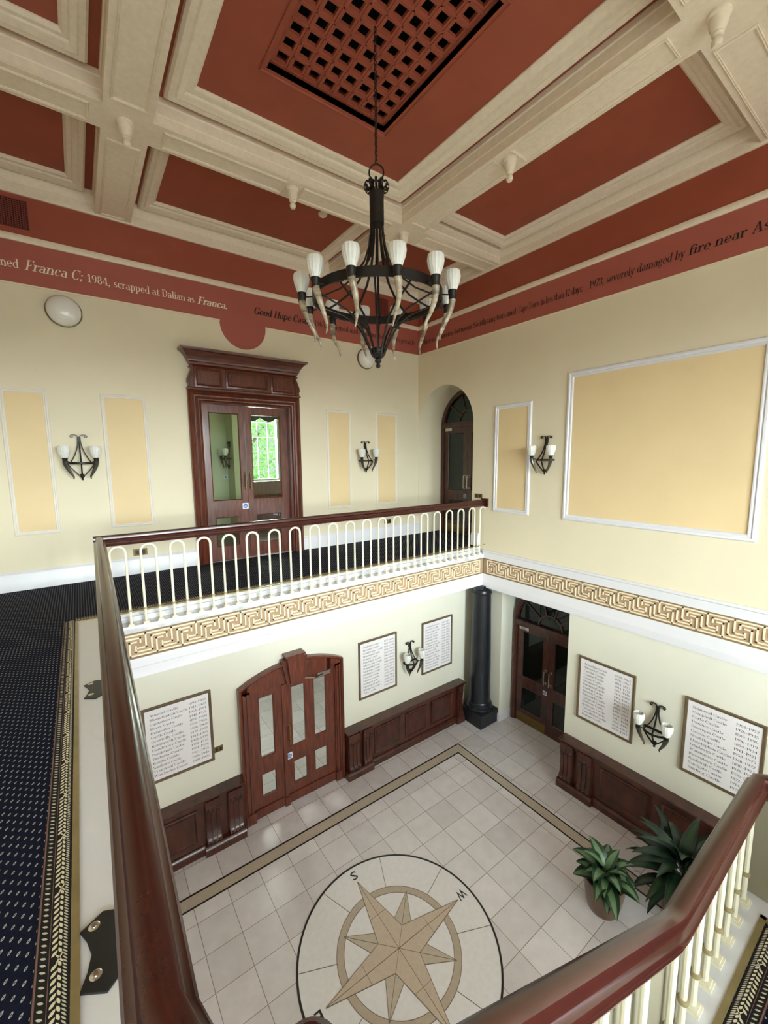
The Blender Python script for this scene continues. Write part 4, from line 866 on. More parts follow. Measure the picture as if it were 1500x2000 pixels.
# ------------------------------------------------------------------ honours boards
NAMES = [
 ['Arundel', 'Bloemfontein', 'Carnarvon', 'Dover', 'Dunnottar', 'Garth', 'Grantully', 'Kenilworth', 'Llandovery', 'Pendennis', 'Pretoria', 'Roslin', 'Sandown', 'Transvaal', 'Winchester'],
 ['Athlone', 'Braemar', 'Carisbrooke', 'Drummond', 'Dunbar', 'Edinburgh', 'Gloucester', 'Hawarden', 'Kildonan', 'Kinfauns', 'Leasowe', 'Lismore', 'Norham', 'Richmond', 'Rhodesia', 'York'],
 ['Avondale', 'Berwick', 'Capetown', 'Conway', 'Dunolly', 'Durham', 'Galway', 'Guildford', 'Harlech', 'Kenya', 'Lancaster', 'Newark', 'Rochester', 'Stirling', 'Warwick', 'Windsor'],
 ['Armadale', 'Alnwick', 'Cawdor', 'Comrie', 'Cluny', 'Dromore', 'Dundrum', 'Gordon', 'Howick', 'Kinnaird', 'Lochgair', 'Methven', 'Rothesay', 'Taymouth', 'Tantallon', 'Walmer'],
 ['Balmoral', 'Campbell', 'Corfe', 'Dunluce', 'Dunvegan', 'Gascon', 'Good Hope', 'Llanstephan', 'Edinburgh', 'Warrington', 'Rustenburg', 'Roxburgh', 'Sandgate', 'Stirling']]
DA = [1894, 1926, 1950, 1872, 1890, 1911, 1880, 1904, 1914, 1938, 1958, 1896, 1903, 1921, 1936, 1948]
boards = []
def board(k, label, F, ua, ub, parent_wall=None):
    v0, v1 = -4.01, -3.005
    t = thing('honours_board', label, 'board', F((ua + ub) / 2, v0, 0), 0, 'framed name boards on the lower walls')
    lo, hi = min(ua, ub), max(ua, ub)
    m = MB(); m.mould(F, [(lo, v0), (hi, v0), (hi, v1), (lo, v1)], [(0, 0), (0, 0.028), (0.006, 0.032), (0.03, 0.026), (0.034, 0.02), (0.034, 0)], True); m.build('frame', 'boardframe', t)
    MB().fbox(F, lo + 0.03, hi - 0.03, v0 + 0.03, v1 - 0.03, 0.002, 0.018).build('face', 'board', t)
    m = MB(); mr = MB(); sg = 1 if ub > ua else -1; W = abs(ub - ua); L = NAMES[k]; n = len(L); pitch = (v1 - v0 - 0.20) / (n - 1)
    for i, nm in enumerate(L):
        v = v1 - 0.10 - i * pitch - 0.018; s = nm + ' Castle'; wd = 0.0228 * len(s)
        serif_into(m, s, F, ua + sg * 0.085, ua + sg * (0.085 + wd), v, 0.031, 0.0195)
        d0 = DA[(i * 5 + k * 3) % 16]; d1_ = d0 + 9 + (i * 7 + k * 5) % 27
        tgt = mr if (k == 0 and i == 2) else m
        serif_into(tgt, str(d0), F, ua + sg * (W - 0.275), ua + sg * (W - 0.185), v, 0.031, 0.0195)
        serif_into(m, '-' + str(d1_), F, ua + sg * (W - 0.178), ua + sg * (W - 0.065), v, 0.031, 0.0195)
    m.build('lettering', 'ink', t)
    if mr.v: mr.build('red_date', 'redink', t)
board(0, 'framed name board left of the lower glazed door, partly behind the handrail', FL, 0.37, 1.175)
board(1, 'framed name board between the lower glazed door and the wall lamp', FL, 3.49, 4.28)
board(2, 'framed name board nearest the black column, right of the wall lamp', FL, 4.872, 5.645)
board(3, 'framed name board nearest the lower arched door', FB, 3.185, 2.37)
board(4, 'framed name board at the right edge above the potted plants', FB, 1.786, 1.0)

# ------------------------------------------------------------------ wall lamps
def shade_prof(h=0.115, r=0.052): return [(0.0, 0.0), (r * 0.55, 0.0), (r * 0.62, h * 0.08), (r * 0.95, h * 0.45), (r * 1.06, h * 0.72), (r, h * 0.92), (r * 0.93, h), (r * 0.85, h), (r * 0.9, h * 0.7), (r * 0.5, h * 0.1), (0.0, h * 0.06)]
def ribbed(m, prof, n, c, amp=0.035):
    rings = []
    for k in range(n):
        a = 2 * PI * k / n; f = 1 + amp * (1 if k % 2 else -1)
        rings.append([(c[0] + r * f * math.cos(a), c[1] + r * f * math.sin(a), c[2] + z) for r, z in prof])
    m_ = len(prof); vs = [p for r in rings for p in r]; fs = []
    for a in range(n):
        b = (a + 1) % n
        for i in range(m_ - 1): fs.append((a * m_ + i, b * m_ + i, b * m_ + i + 1, a * m_ + i + 1))
    m.add(vs, fs); return m
SC_GROUP = 'iron and horn wall lamps'
def make_sconce():
    t = thing('wall_lamp', '', 'wall lamp', (0, 0, 0), 0, SC_GROUP)
    m = MB()
    for s in (-1, 1):    # top scrolls
        pts = [(s * 0.012, -0.03, 0.27), (s * 0.02, -0.03, 0.298), (s * 0.05, -0.03, 0.306), (s * 0.082, -0.03, 0.30), (s * 0.094, -0.03, 0.283), (s * 0.084, -0.03, 0.268), (s * 0.066, -0.03, 0.274), (s * 0.064, -0.03, 0.288)]
        m.strip(pts, 0.026, 0.007, (0, 1, 0))
    m.build('scroll', 'iron', t, world=False)
    m = MB()
    for s in (-1, 0, 1):
        pts = []
        for k in range(13):
            f = k / 12; z = 0.28 - 0.36 * f; g = f ** 2.2
            pts.append((s * (0.012 + 0.115 * g), -0.03 - (0.05 + (0.07 if s == 0 else 0.0)) * g, z))
        m.strip(pts, 0.017, 0.013, (1, 0, 0) if s == 0 else (0, 1, 0))
        pts = []
        for k in range(11):
            f = k / 10; r = 0.127 * (1 - f ** 1.3) + 0.012; pts.append((s * r, -0.08 - (0.07 if s == 0 else 0) * (1 - f) + 0.0 * f + 0.02 * f, -0.08 - 0.17 * f))
        m.strip(pts, 0.017, 0.013, (1, 0, 0) if s == 0 else (0, 1, 0))
    m.fbox(lambda u, v, h: (u, v, h), -0.02, 0.02, -0.04, 0.0, 0.20, 0.27)
    m.build('frame', 'iron', t, world=False)
    m = MB(); pts = [(0.145 * math.cos(a), -0.02 - 0.145 * math.sin(a), -0.07) for a in [PI * k / 20 for k in range(21)]]
    m.sweep(pts, [(-0.004, -0.014), (0.004, -0.014), (0.004, 0.014), (-0.004, 0.014)]); m.box(-0.145, 0.145, -0.024, -0.012, -0.084, -0.056); m.build('band', 'iron', t, world=False)
    MB().lathe([(0, -0.30), (0.012, -0.295), (0.016, -0.283), (0.010, -0.272), (0.016, -0.265), (0.028, -0.25), (0.03, -0.225), (0.02, -0.215), (0, -0.21)], 14, (0, -0.05, 0)).build('finial', 'iron', t, world=False)
    for s in (-1, 1):
        x, y = s * 0.168, -0.162
        pts = []; rs = []
        for k in range(15):
            f = k / 14
            pts.append((x - s * 0.10 * f ** 1.6 + s * 0.03 * max(0, f - 0.8) * 5 * (f - 0.8) * 5, y + 0.03 * f, -0.045 - 0.235 * f)); rs.append(0.029 * (1 - f) ** 0.75 + 0.004)
        MB().tube([(s * 0.11, -0.11, -0.06), (x - s * 0.02, y + 0.01, -0.045)], 0.006, 6).build('arm', 'iron', t, world=False)
        h = MB().tube(pts, rs, 10).build('horn', 'darkhorn', t, world=False)
        MB().lathe([(0, -0.065), (0.026, -0.065), (0.028, -0.05), (0.028, -0.02), (0.032, -0.012), (0.032, 0.0), (0, 0.0)], 16, (x, y, 0)).build('cup', 'iron', h, world=False)
        ribbed(MB(), shade_prof(0.155, 0.066), 28, (x, y, 0.0)).build('shade', 'frost', h, world=False)
    return t
sc0 = make_sconce()
for k, (loc, rz, lab) in enumerate((
    ((0.037, YA, 0.045), 0, 'iron and horn wall lamp left of the tall gallery door, between two yellow panels'),
    ((4.61, YA, 0.035), 0, 'iron and horn wall lamp between the two yellow panels right of the gallery door'),
    ((XB, 3.885, 0.03), -PI / 2, 'iron and horn wall lamp between the narrow and the large yellow panel'),
    ((4.575, YL, -3.57), 0, 'iron and horn wall lamp between two name boards near the black column'),
    ((XB, 2.08, -3.57), -PI / 2, 'iron and horn wall lamp between the two boards above the potted plants'),
    ((2.80, 9.74, 0.10), -PI / 2, 'small dark wall lamp seen through the gallery door glass'))):
    c = sc0 if k == 0 else copy_tree(sc0)
    c.location = loc; c.rotation_euler = (0, 0, rz); c['label'] = lab

# opal bulkhead globes
bl = thing('bulkhead_light', 'round opal bulkhead light high above the left yellow panels', 'light', (0.012, YA, 1.91), 0, 'round opal bulkhead lights')
Fg = lambda x, y, z: (x, -z, y)
MB().lathe([(0, 0.0), (0.19, 0.0), (0.195, 0.02), (0.19, 0.035), (0.17, 0.04), (0, 0.04)], 36, F=Fg).build('rim', 'rim', bl, world=False)
MB().lathe([(0.182, 0.035), (0.183, 0.06), (0.172, 0.095), (0.145, 0.13), (0.10, 0.155), (0.05, 0.167), (0, 0.17)], 36, F=Fg).build('diffuser', 'globe', bl, world=False)
c = copy_tree(bl); c.location = (4.66, YA, 1.915); c['label'] = 'round opal bulkhead light seen beside the chandelier finial'

# sockets and switches
def plate(label, F, u0, u1, v0, v1, cat, name):
    t = thing(name, label, cat, F((u0 + u1) / 2, (v0 + v1) / 2, 0))
    MB().fbox(F, u0, u1, v0, v1, 0, 0.008).build('plate', 'olive', t)
    m = MB(); w = (u1 - u0)
    for k in (0.27, 0.73): m.fbox(F, u0 + w * (k - 0.13), u0 + w * (k + 0.13), v0 + 0.018, v1 - 0.018, 0.008, 0.012)
    m.build('insert', 'socket', t)
plate('brass double socket above the skirting left of the gallery door', FA, 0.55, 0.73, -1.38, -1.28, 'socket', 'wall_socket')
plate('brass double socket above the skirting near the gallery corner', FA, 5.08, 5.25, -1.35, -1.26, 'socket', 'wall_socket')
plate('small brass plate at the right edge of the leftmost name board', FL, 1.18, 1.29, -3.93, -3.85, 'socket', 'wall_socket')
plate('cream and brass switch plate beside the arched gallery opening', FB, 5.18, 5.36, -0.74, -0.66, 'switch', 'light_switch')

# ------------------------------------------------------------------ chandelier
CX, CY = 2.25, 3.175
ch = thing('chandelier', 'black iron ring chandelier with twelve horn lamps hanging on a chain', 'chandelier', (CX, CY, 0.80))
LOCC = (CX, CY, 0)
def cp(r, a, z): return (CX + r * math.cos(a), CY + r * math.sin(a), z)
m = MB(); zc = 3.50; k = 0
while zc > 2.50:
    d = Vector((1, 0, 0)) if k % 2 else Vector((0, 1, 0)); pts = []
    for j in range(13):
        a = 2 * PI * j / 12; pts.append(Vector((CX, CY, zc - 0.022)) + d * 0.010 * math.cos(a) + Vector((0, 0, 1)) * 0.022 * math.sin(a))
    m.tube(pts, 0.004, 6); zc -= 0.034; k += 1
m.build('chain', 'iron', ch)
m = MB(); pts = [Vector((CX, CY, 2.41)) + Vector((0.8, -0.6, 0)) * 0.062 * math.cos(2 * PI * j / 20) + Vector((0, 0, 1)) * 0.065 * math.sin(2 * PI * j / 20) for j in range(21)]
m.tube(pts, 0.007, 8); m.build('hanging_ring', 'iron', ch)
nb = 12; ph = math.radians(234.7 + 13)
for k in range(nb):
    a = ph + PI / nb + 2 * PI * k / nb; d = Vector((math.cos(a), math.sin(a), 0)); sd = Vector((-math.sin(a), math.cos(a), 0))
    # crown scroll + rib down to the ring
    m = MB(); pts = []
    for j in range(22):
        t = -PI * 0.15 + 2 * PI * 0.95 * j / 21; rr_ = 0.036 - 0.0012 * j
        pts.append(Vector((CX, CY, 2.275)) + d * (0.085 + rr_ * math.cos(t + PI)) + Vector((0, 0, rr_ * 1.2 * math.sin(t + PI) + 0.03)))
    m.strip(pts, 0.02, 0.006, sd); m.build('crown_scroll', 'iron', ch)
    m = MB(); prof = [(0.052, 2.33), (0.052, 2.2), (0.053, 2.05), (0.057, 1.94), (0.075, 1.82), (0.115, 1.70), (0.20, 1.58), (0.33, 1.485), (0.46, 1.435), (0.555, 1.41)]
    m.strip([cp(r, a, z) for r, z in prof], 0.020, 0.008, sd); m.build('upper_rib', 'iron', ch)
    m = MB(); prof = [(0.555, 1.37), (0.50, 1.335), (0.40, 1.30), (0.30, 1.262), (0.21, 1.20), (0.145, 1.11), (0.095, 1.01), (0.066, 0.945), (0.06, 0.92)]
    m.strip([cp(r, a, z) for r, z in prof], 0.016, 0.008, sd); m.build('lower_rib', 'iron', ch)
MB().lathe([(0.05, 2.0), (0.062, 2.0), (0.062, 2.22), (0.064, 2.23), (0.064, 2.25), (0.05, 2.25)], 24, LOCC).build('neck', 'iron', ch)
n = 96; m = MB(); m.rings([[cp(r, 2 * PI * k / n, z) for r, z in ((0.555, 1.355), (0.567, 1.355), (0.567, 1.43), (0.555, 1.43))] for k in range(n)], closed_path=True); m.build('ring', 'iron', ch)
MB().lathe([(0, 0.805), (0.014, 0.808), (0.022, 0.825), (0.014, 0.845), (0.018, 0.85), (0.03, 0.862), (0.03, 0.878), (0.018, 0.888), (0.04, 0.895), (0.052, 0.905), (0.064, 0.93), (0.058, 0.94), (0.063, 0.955), (0.058, 0.975), (0, 0.97)], 24, LOCC).build('finial', 'iron', ch)
for k in range(nb):
    a = ph + 2 * PI * k / nb; d = Vector((math.cos(a), math.sin(a), 0)); R = 0.655; zt = 1.392
    m = MB(); m.tube([cp(0.56, a, 1.37), cp(R - 0.02, a, 1.36)], 0.006, 6); m.build('arm', 'iron', ch)
    pts = []; rs = []
    sw_ = Vector((-math.sin(a), math.cos(a), 0))
    for j in range(19):
        f = j / 18
        r = R - 0.15 * f ** 1.6 + (0.05 * ((f - 0.74) / 0.26) ** 1.5 if f > 0.74 else 0)
        p = Vector((CX, CY, zt - 0.06 - 0.33 * f)) + d * r + sw_ * 0.02 * math.sin(f * PI * 1.2); pts.append(p); rs.append(0.027 * (1 - f) ** 0.8 + 0.004)
    h = MB().tube(pts, rs, 12).build('horn', 'horn', ch)
    MB().lathe([(0, -0.075), (0.03, -0.075), (0.032, -0.06), (0.032, -0.03), (0.037, -0.022), (0.037, 0.0), (0, 0.0)], 18, cp(R, a, zt)).build('cup', 'iron', h)
    ribbed(MB(), shade_prof(0.152, 0.062), 30, cp(R, a, zt)).build('shade', 'frost', h)

# ------------------------------------------------------------------ balustrades
RH = [(0.048, -0.068), (0.050, -0.056), (0.045, -0.047), (0.037, -0.044), (0.031, -0.038), (0.030, -0.022), (0.025, -0.008), (0.013, -0.001)]
RL = [(0.040, -0.074), (0.044, -0.086), (0.039, -0.098), (0.030, -0.116)]
RP = [(-a, b) for a, b in RH] + RH[::-1] + RL + [(-a, b) for a, b in RL[::-1]]
def hoop(parent, H, loc, rotz, w=0.0712):
    m = MB(); pts = [(-w, 0, 0), (-w, 0, H * 0.25), (-w, 0, H - w - 0.012)] + [(-w * math.cos(PI * k / 12), 0, H - w - 0.012 + w * math.sin(PI * k / 12)) for k in range(1, 12)] + [(w, 0, H - w - 0.012), (w, 0, H * 0.25), (w, 0, 0)]
    m.tube(pts, 0.0135, 10)
    o = m.build('baluster', 'balus', parent, world=False)
    m = MB()
    for s in (-w, w): m.lathe([(0.0135, -0.012), (0.019, -0.01), (0.021, 0), (0.019, 0.01), (0.0135, 0.012)], 12, (s, 0, 0.17))
    for s in (-w, w):
        c = MB(); c.lathe([(0.013, -0.012), (0.019, -0.01), (0.0215, 0), (0.019, 0.01), (0.013, 0.012)], 12, (s, 0, 0.17)); c.build('collar', 'collar', o, world=False)
        c = MB(); c.box(s - 0.032, s + 0.032, -0.032, 0.032, 0, 0.014); c.box(s - 0.024, s + 0.024, -0.024, 0.024, 0.014, 0.026); c.build('shoe', 'balus', o, world=False)
    o.location = loc; o.rotation_euler = (0, 0, rotz)
    return o
YBal = 5.112
bf = thing('balustrade', 'far balustrade of cream hoops under a mahogany rail above the greek key band', 'balustrade', (3.0, YBal, ZF))
m = MB(); m.sweep([(0.062, YBal, -0.757), (5.985, YBal, -0.757)], RP); m.build('handrail', 'rail', bf)
m = MB(); m.box(5.955, 5.999, YBal - 0.085, YBal + 0.06, -0.885, -0.735); m.build('rail_end_block', 'rail', bf)
h0 = hoop(bf, 0.888, (0.2575 - 3.0, 0, -1.766 - ZF), 0)
for i in range(1, 21):
    c = copy_tree(h0); c.location = (0.2575 + 0.2842 * i - 3.0, 0, -1.766 - ZF)
bL = thing('balustrade', 'left balustrade with dark handrail running from the camera to the far corner', 'balustrade', (0.06, 2.8, ZF))
m = MB(); m.sweep([(0.112, YBal - 0.05, -0.757), (0.034, 0.60, -0.757), (0.05, 0.53, -0.757), (0.09, 0.465, -0.757), (0.15, 0.43, -0.757)], RP)
m.build('handrail', 'rail', bL)
MB().lathe([(0, -0.13), (0.04, -0.13), (0.045, -0.10), (0.048, -0.05), (0.044, -0.015), (0.028, 0.002), (0, 0.007)], 24, (0.180, 0.424, -0.758)).build('newel_cap', 'rail', bL)
MB().lathe([(0, -0.95), (0.035, -0.95), (0.035, -0.9), (0.022, -0.88), (0.022, -0.14), (0, -0.14)], 14, (0.180, 0.424, -0.758)).build('newel', 'balus', bL)
for i in range(15):
    y = 0.78 + 0.2842 * i; x = 0.034 + 0.078 * (y - 0.6) / 4.54
    c = copy_tree(h0, bL); c.location = (x - 0.06, y - 2.8, 0.0); c.rotation_euler = (0, 0, PI / 2); c.scale = (1, 1, 0.868)
ZN = -1.605; ZK = -2.31
bN = thing('balustrade', 'stair balustrade of cream hoops under a cranked mahogany rail at lower right', 'balustrade', (2.1, 0.45, ZK))
m = MB(); m.sweep([(0.235, 0.44, -0.88), (0.30, 0.44, -0.965), (0.55, 0.443, -1.088), (1.50, 0.447, -1.557), (1.56, 0.447, -1.588), (1.62, 0.447, ZN), (2.66, 0.458, ZN), (2.70, 0.42, ZN), (2.70, -1.88, ZN)], RP); m.build('handrail', 'rail', bN)
HN = ZN - 0.112 - ZK
hn = hoop(bN, HN, (1.70 - 2.1, 0.0, 0), 0)
for i in range(1, 4):
    c = copy_tree(hn); c.location = (1.70 + 0.2842 * i - 2.1, 0.0035 * i, 0)
for i in range(6):
    c = copy_tree(hn); c.location = (2.70 - 2.1, 0.22 - 0.2842 * i - 0.45, 0); c.rotation_euler = (0, 0, PI / 2)
# raked balusters on the flight
for i in range(8):
    x = 0.36 + 0.142 * i; zr = -0.99 - (x - 0.36) * 0.494 - 0.06
    st = min(int((x - 0.12) / 0.36), 3); zb = ZF - 0.17 * (st + 1)
    o = MB().tube([(x, 0.445, zb), (x, 0.445, zr - 0.05)], 0.0135, 10).build('stair_baluster', 'balus', bN)
m = MB(); m.box(1.58, 2.715, 0.476, 0.482, ZK, ZN - 0.09); m.box(2.718, 2.724, -1.8, 0.482, ZK, ZN - 0.09); m.build('infill_panel', 'infill', bN)
m = MB(); m.prism(lambda u, v, h: (u, h, v), [(0.16, -1.9), (0.16, -0.95), (0.3, -1.05), (1.58, -1.68), (1.58, -2.55), (1.5, -2.55)], 0.476, 0.482); m.build('stair_infill_panel', 'infill', bN)

# stair flight and half landing
m = MB()
for k in range(4):
    z1 = ZF - 0.17 * (k + 1)
    if k < 3: m.box(0.12 + 0.36 * k, 0.12 + 0.36 * (k + 1), -1.3, 0.50, z1 - 0.25, z1 - 0.006)
m.build('floor_stair', 'white', kind='structure')
MB().box(1.2, 2.69, -2.0, -1.9, -2.6, -1.3).build('landing_shade_wall', 'cream', kind='structure')  # unseen low wall, added to keep window light off the kerb and balusters
MB().box(1.2, 2.76, -1.9, 0.56, -2.6, -2.336).build('floor_half_landing', 'white', kind='structure')
m = MB(); m.box(1.56, 2.76, 0.385, 0.56, -2.336, ZK); m.box(2.62, 2.76, -1.9, 0.385, -2.336, ZK); m.build('trim_stair_kerb', 'kerb', kind='structure')
m = MB(); m.box(1.5, 2.62, 0.362, 0.385, -2.336, ZK + 0.004); m.box(2.597, 2.62, -1.9, 0.385, -2.336, ZK + 0.004); m.build('trim_stair_nosing', 'gold', kind='structure')
cs = thing('stair_carpet', 'navy carpet with leafy border on the stair half landing at lower right', 'carpet', (1.9, -0.3, -2.336))
m = MB(); m.box(1.2, 2.60, -1.9, 0.362, -2.336, -2.322)
for k in range(3):
    z1 = ZF - 0.17 * (k + 1); m.box(0.12 + 0.36 * k, 0.12 + 0.36 * (k + 1) + 0.012, -1.25, 0.36, z1 - 0.006, z1 + 0.006); m.box(0.10 + 0.36 * k, 0.12 + 0.36 * k, -1.25, 0.36, z1, z1 + 0.17)
m.box(1.18, 1.2, -1.25, 0.36, -2.336, ZF - 0.51); m.build('pile', 'carpet', cs)

# gallery carpet with border, kerb and edging
cg = thing('landing_carpet', 'navy carpet with small pale dots covering the upper gallery', 'carpet', (-0.7, 3.0, ZF))
m = MB(); m.box(-1.27, -0.153, -4.5, 6.97, ZF - 0.01, ZF + 0.004); m.box(-0.153, 5.985, 5.25, 6.97, ZF - 0.01, ZF + 0.004); m.box(5.985, 6.68, 5.445, 6.97, ZF - 0.01, ZF + 0.004); m.build('pile', 'carpet', cg)
def leafpoly(c, ang, L, W, F, z):
    d = Vector((math.cos(ang), math.sin(ang))); n = Vector((-d.y, d.x)); pts = []
    for f, w in ((0, 0), (0.25, 0.8), (0.5, 1), (0.78, 0.7), (1, 0)): pts.append(c + d * L * (f - 0.5) + n * W * w / 2)
    for f, w in ((0.78, 0.7), (0.5, 1), (0.25, 0.8)): pts.append(c + d * L * (f - 0.5) - n * W * w / 2)
    return [F(p.x, p.y, z) for p in pts]
def carpet_border(parent, F, length, z):
    """F(across, along, height): across 0 at the edging strip, growing into the carpet"""
    MB().fbox(F, 0.0, 0.094, 0, length, z - 0.004, z).build('border_ground', 'cdark', parent)
    m = MB(); m.fbox(F, 0.086, 0.0915, 0, length, z, z + 0.0006); m.fbox(F, 0.0545, 0.0565, 0, length, z, z + 0.0006); m.build('border_line', 'bordline', parent)
    m = MB(); m2 = MB(); m3 = MB(); y = 0.01; k = 0; per = 0.0238
    while y < length - 0.02:
        if k % 12 == 11:
            for dd in (-0.5, 0.5): m.add(leafpoly(Vector((0.028, y)), PI / 2 + dd, 0.05, 0.006, F, z + 0.0006), [tuple(range(8))])
        else:
            m.add(leafpoly(Vector((0.0415, y)), PI / 2 + 0.75, 0.024, 0.0115, F, z + 0.0006), [tuple(range(8))])
            m.add(leafpoly(Vector((0.0265, y + 0.004)), PI / 2 - 0.35, 0.024, 0.009, F, z + 0.0006), [tuple(range(8))])
        m2.add(leafpoly(Vector((0.0125, y + 0.004)), PI / 2 - 0.6, 0.024, 0.0045, F, z + 0.0006), [tuple(range(8))])
        m2.add(leafpoly(Vector((0.0125, y + 0.0155)), PI / 2 - 0.6, 0.024, 0.0045, F, z + 0.0006), [tuple(range(8))])
        m3.add(leafpoly(Vector((0.0715, y + 0.003)), PI / 2 - 0.9, 0.022, 0.0075, F, z + 0.0006), [tuple(range(8))])
        y += per; k += 1
    m.build('border_leaves', 'cleaf', parent); m2.build('border_sprigs', 'cleaf2', parent); m3.build('border_hatching', 'cleaf2', parent)
carpet_border(cg, lambda a, l, h: (-0.155 - a, 0.2 + l, h), 5.1, ZF + 0.007)
carpet_border(cg, lambda a, l, h: (-0.155 + l, 5.252 + a, h), 6.0, ZF + 0.007)
carpet_border(cs, lambda a, l, h: (1.5 + l, 0.36 - a, h), 1.1, -2.319)
m = MB(); m.box(-0.153, -0.128, 0.2, 5.25, ZF - 0.01, ZF + 0.008); m.box(-0.153, 6.0, 5.228, 5.252, ZF - 0.01, ZF + 0.006); m.build('trim_nosing', 'gold', kind='structure')
m = MB(); m.box(-0.128, 0.10, 0.2, 5.23, ZF - 0.012, ZF - 0.003); m.build('trim_kerb', 'kerb', kind='structure')
# black fishtail anchor plates on the kerb
pl = thing('anchor_plate', 'nearer black fishtail anchor plate screwed to the white kerb', 'plate', (-0.07, 1.565, ZF - 0.003), 0, 'black fishtail plates on the white kerb')
poly = [(-0.058, 0.104), (0.012, 0.142), (0.06, 0.118), (0.068, 0.118), (0.068, -0.118), (0.05, -0.118), (0.010, -0.150), (-0.060, -0.106), (-0.038, -0.052), (-0.026, 0.0), (-0.038, 0.055)]
MB().prism(FZ, poly, 0, 0.008).build('plate', 'plate', pl, world=False, bevel=0.0015)
for y in (0.098, -0.078):
    MB().lathe([(0.0, 0.012), (0.007, 0.012), (0.008, 0.010), (0.014, 0.011), (0.018, 0.009), (0.018, 0.008), (0, 0.008)], 18, (-0.016, y, 0)).build('screw', 'chrome', pl, world=False)
c = copy_tree(pl); c.location = (-0.04, 3.565, ZF - 0.003); c['label'] = 'farther black fishtail anchor plate part hidden by the handrail'

# ------------------------------------------------------------------ potted plants
def leaf_mesh(m, base, az, L, W, lift, droop, n=9, roll=0.0):
    d = Vector((math.cos(az), math.sin(az), 0)); s = Vector((-math.sin(az), math.cos(az), 0)); p = Vector(base); pts = []
    ang = lift
    for k in range(n):
        f = k / (n - 1); w = W * (math.sin(PI * min(1, f ** 0.8 * 0.97 + 0.03)) ** 0.9) * 0.5 + 0.003
        if f < 0.22: w = 0.006
        nrm = Vector((0, 0, 1)) * math.cos(ang) - d * math.sin(ang)
        pts.append((p.copy(), w, nrm)); p = p + (d * math.cos(ang) + Vector((0, 0, 1)) * math.sin(ang)) * (L / (n - 1)); ang -= droop / (n - 1)
    vs = []
    for p, w, nr in pts:
        for t, up in ((-1, 0.22), (-0.45, 0.03), (0, -0.02), (0.45, 0.03), (1, 0.22)): vs.append(p + s * w * t + nr * w * up)
    o = len(m.v); m.v += [tuple(v) for v in vs]
    for k in range(n - 1):
        for j in range(4):
            m.f.append(tuple(o + i for i in (k * 5 + j, k * 5 + j + 1, k * 5 + 5 + j + 1, k * 5 + 5 + j))); m.mi.append(1 if j in (1, 2) else 0)
def plant(loc, label, potr, poth, nleaf, L, W, seed, mats, z_stem, potmat='pot'):
    rr = random.Random(seed); t = thing('potted_plant', label, 'plant', loc)
    p = MB().lathe([(0, 0.0), (potr * 0.72, 0.0), (potr * 0.86, poth * 0.3), (potr * 0.98, poth * 0.75), (potr, poth), (potr * 0.92, poth), (potr * 0.88, poth * 0.9), (0, poth * 0.9)], 28).build('pot', potmat, t, world=False)
    MB().lathe([(0, poth * 0.93), (potr * 0.87, poth * 0.91), (potr * 0.87, poth * 0.88), (0, poth * 0.88)], 20).build('soil', 'soil', t, world=False)
    m = MB()
    for k in range(nleaf):
        az = k * 2.39996 + rr.uniform(-0.3, 0.3); q = (k + 0.5) / nleaf
        lift = 1.35 - 1.0 * q + rr.uniform(-0.15, 0.15); b = (math.cos(az) * potr * 0.25 * q, math.sin(az) * potr * 0.25 * q, poth * 0.9 + z_stem * (1 - q) * 0.6)
        leaf_mesh(m, b, az, L * rr.uniform(0.75, 1.1), W * rr.uniform(0.8, 1.15), lift, 1.2 + rr.uniform(0, 0.7))
    m.build('foliage', mats, t, world=False)
plant((4.54, 1.98, ZL), 'smaller plant with striped leaves in a brown pot on the tiled floor', 0.22, 0.38, 26, 0.37, 0.16, 4, ['leaf', 'leafmid'], 0.15)
plant((5.14, 1.42, ZL), 'taller dark green leafy plant in front of the panelled dado', 0.2, 0.36, 56, 0.66, 0.12, 9, ['leafdark', 'leaf'], 0.55)

# ------------------------------------------------------------------ light
W = bpy.data.worlds.new('sky'); S.world = W; W.use_nodes = True
nt = W.node_tree; bg = nt.nodes['Background']
# overcast sky: bright towards the street side (-y) above the horizon, dim elsewhere, dull ground below
SKY = 50.0
tc = nt.nodes.new('ShaderNodeTexCoord'); sp = nt.nodes.new('ShaderNodeSeparateXYZ'); nt.links.new(tc.outputs['Generated'], sp.inputs[0])
def mapr(src, a, b, c, d):
    n = nt.nodes.new('ShaderNodeMapRange'); n.inputs['From Min'].default_value = a; n.inputs['From Max'].default_value = b; n.inputs['To Min'].default_value = c; n.inputs['To Max'].default_value = d
    nt.links.new(src, n.inputs['Value']); return n.outputs[0]
def mul(a, b, op='MULTIPLY'):
    n = nt.nodes.new('ShaderNodeMath'); n.operation = op
    for k, v in enumerate((a, b)):
        if isinstance(v, (int, float)): n.inputs[k].default_value = v
        else: nt.links.new(v, n.inputs[k])
    return n.outputs[0]
st = mul(mul(mapr(sp.outputs[2], -0.03, 0.03, 0.10, 1), mapr(sp.outputs[1], -0.15, -0.55, 0, 1)), mapr(sp.outputs[2], 0.20, 0.48, SKY, SKY * 0.14))
nt.links.new(mul(st, 1.0, 'ADD'), bg.inputs['Strength'])
bg.inputs['Color'].default_value = (0.88, 0.92, 1.0, 1)
def area(name, loc, rot, sx, sy, power, col=(1, 1, 1)):
    l = bpy.data.lights.new(name, 'AREA'); l.shape = 'RECTANGLE'; l.size = sx; l.size_y = sy; l.energy = power; l.color = col
    o = bpy.data.objects.new(name, l); COL.objects.link(o); o.location = loc; o.rotation_euler = rot; return o
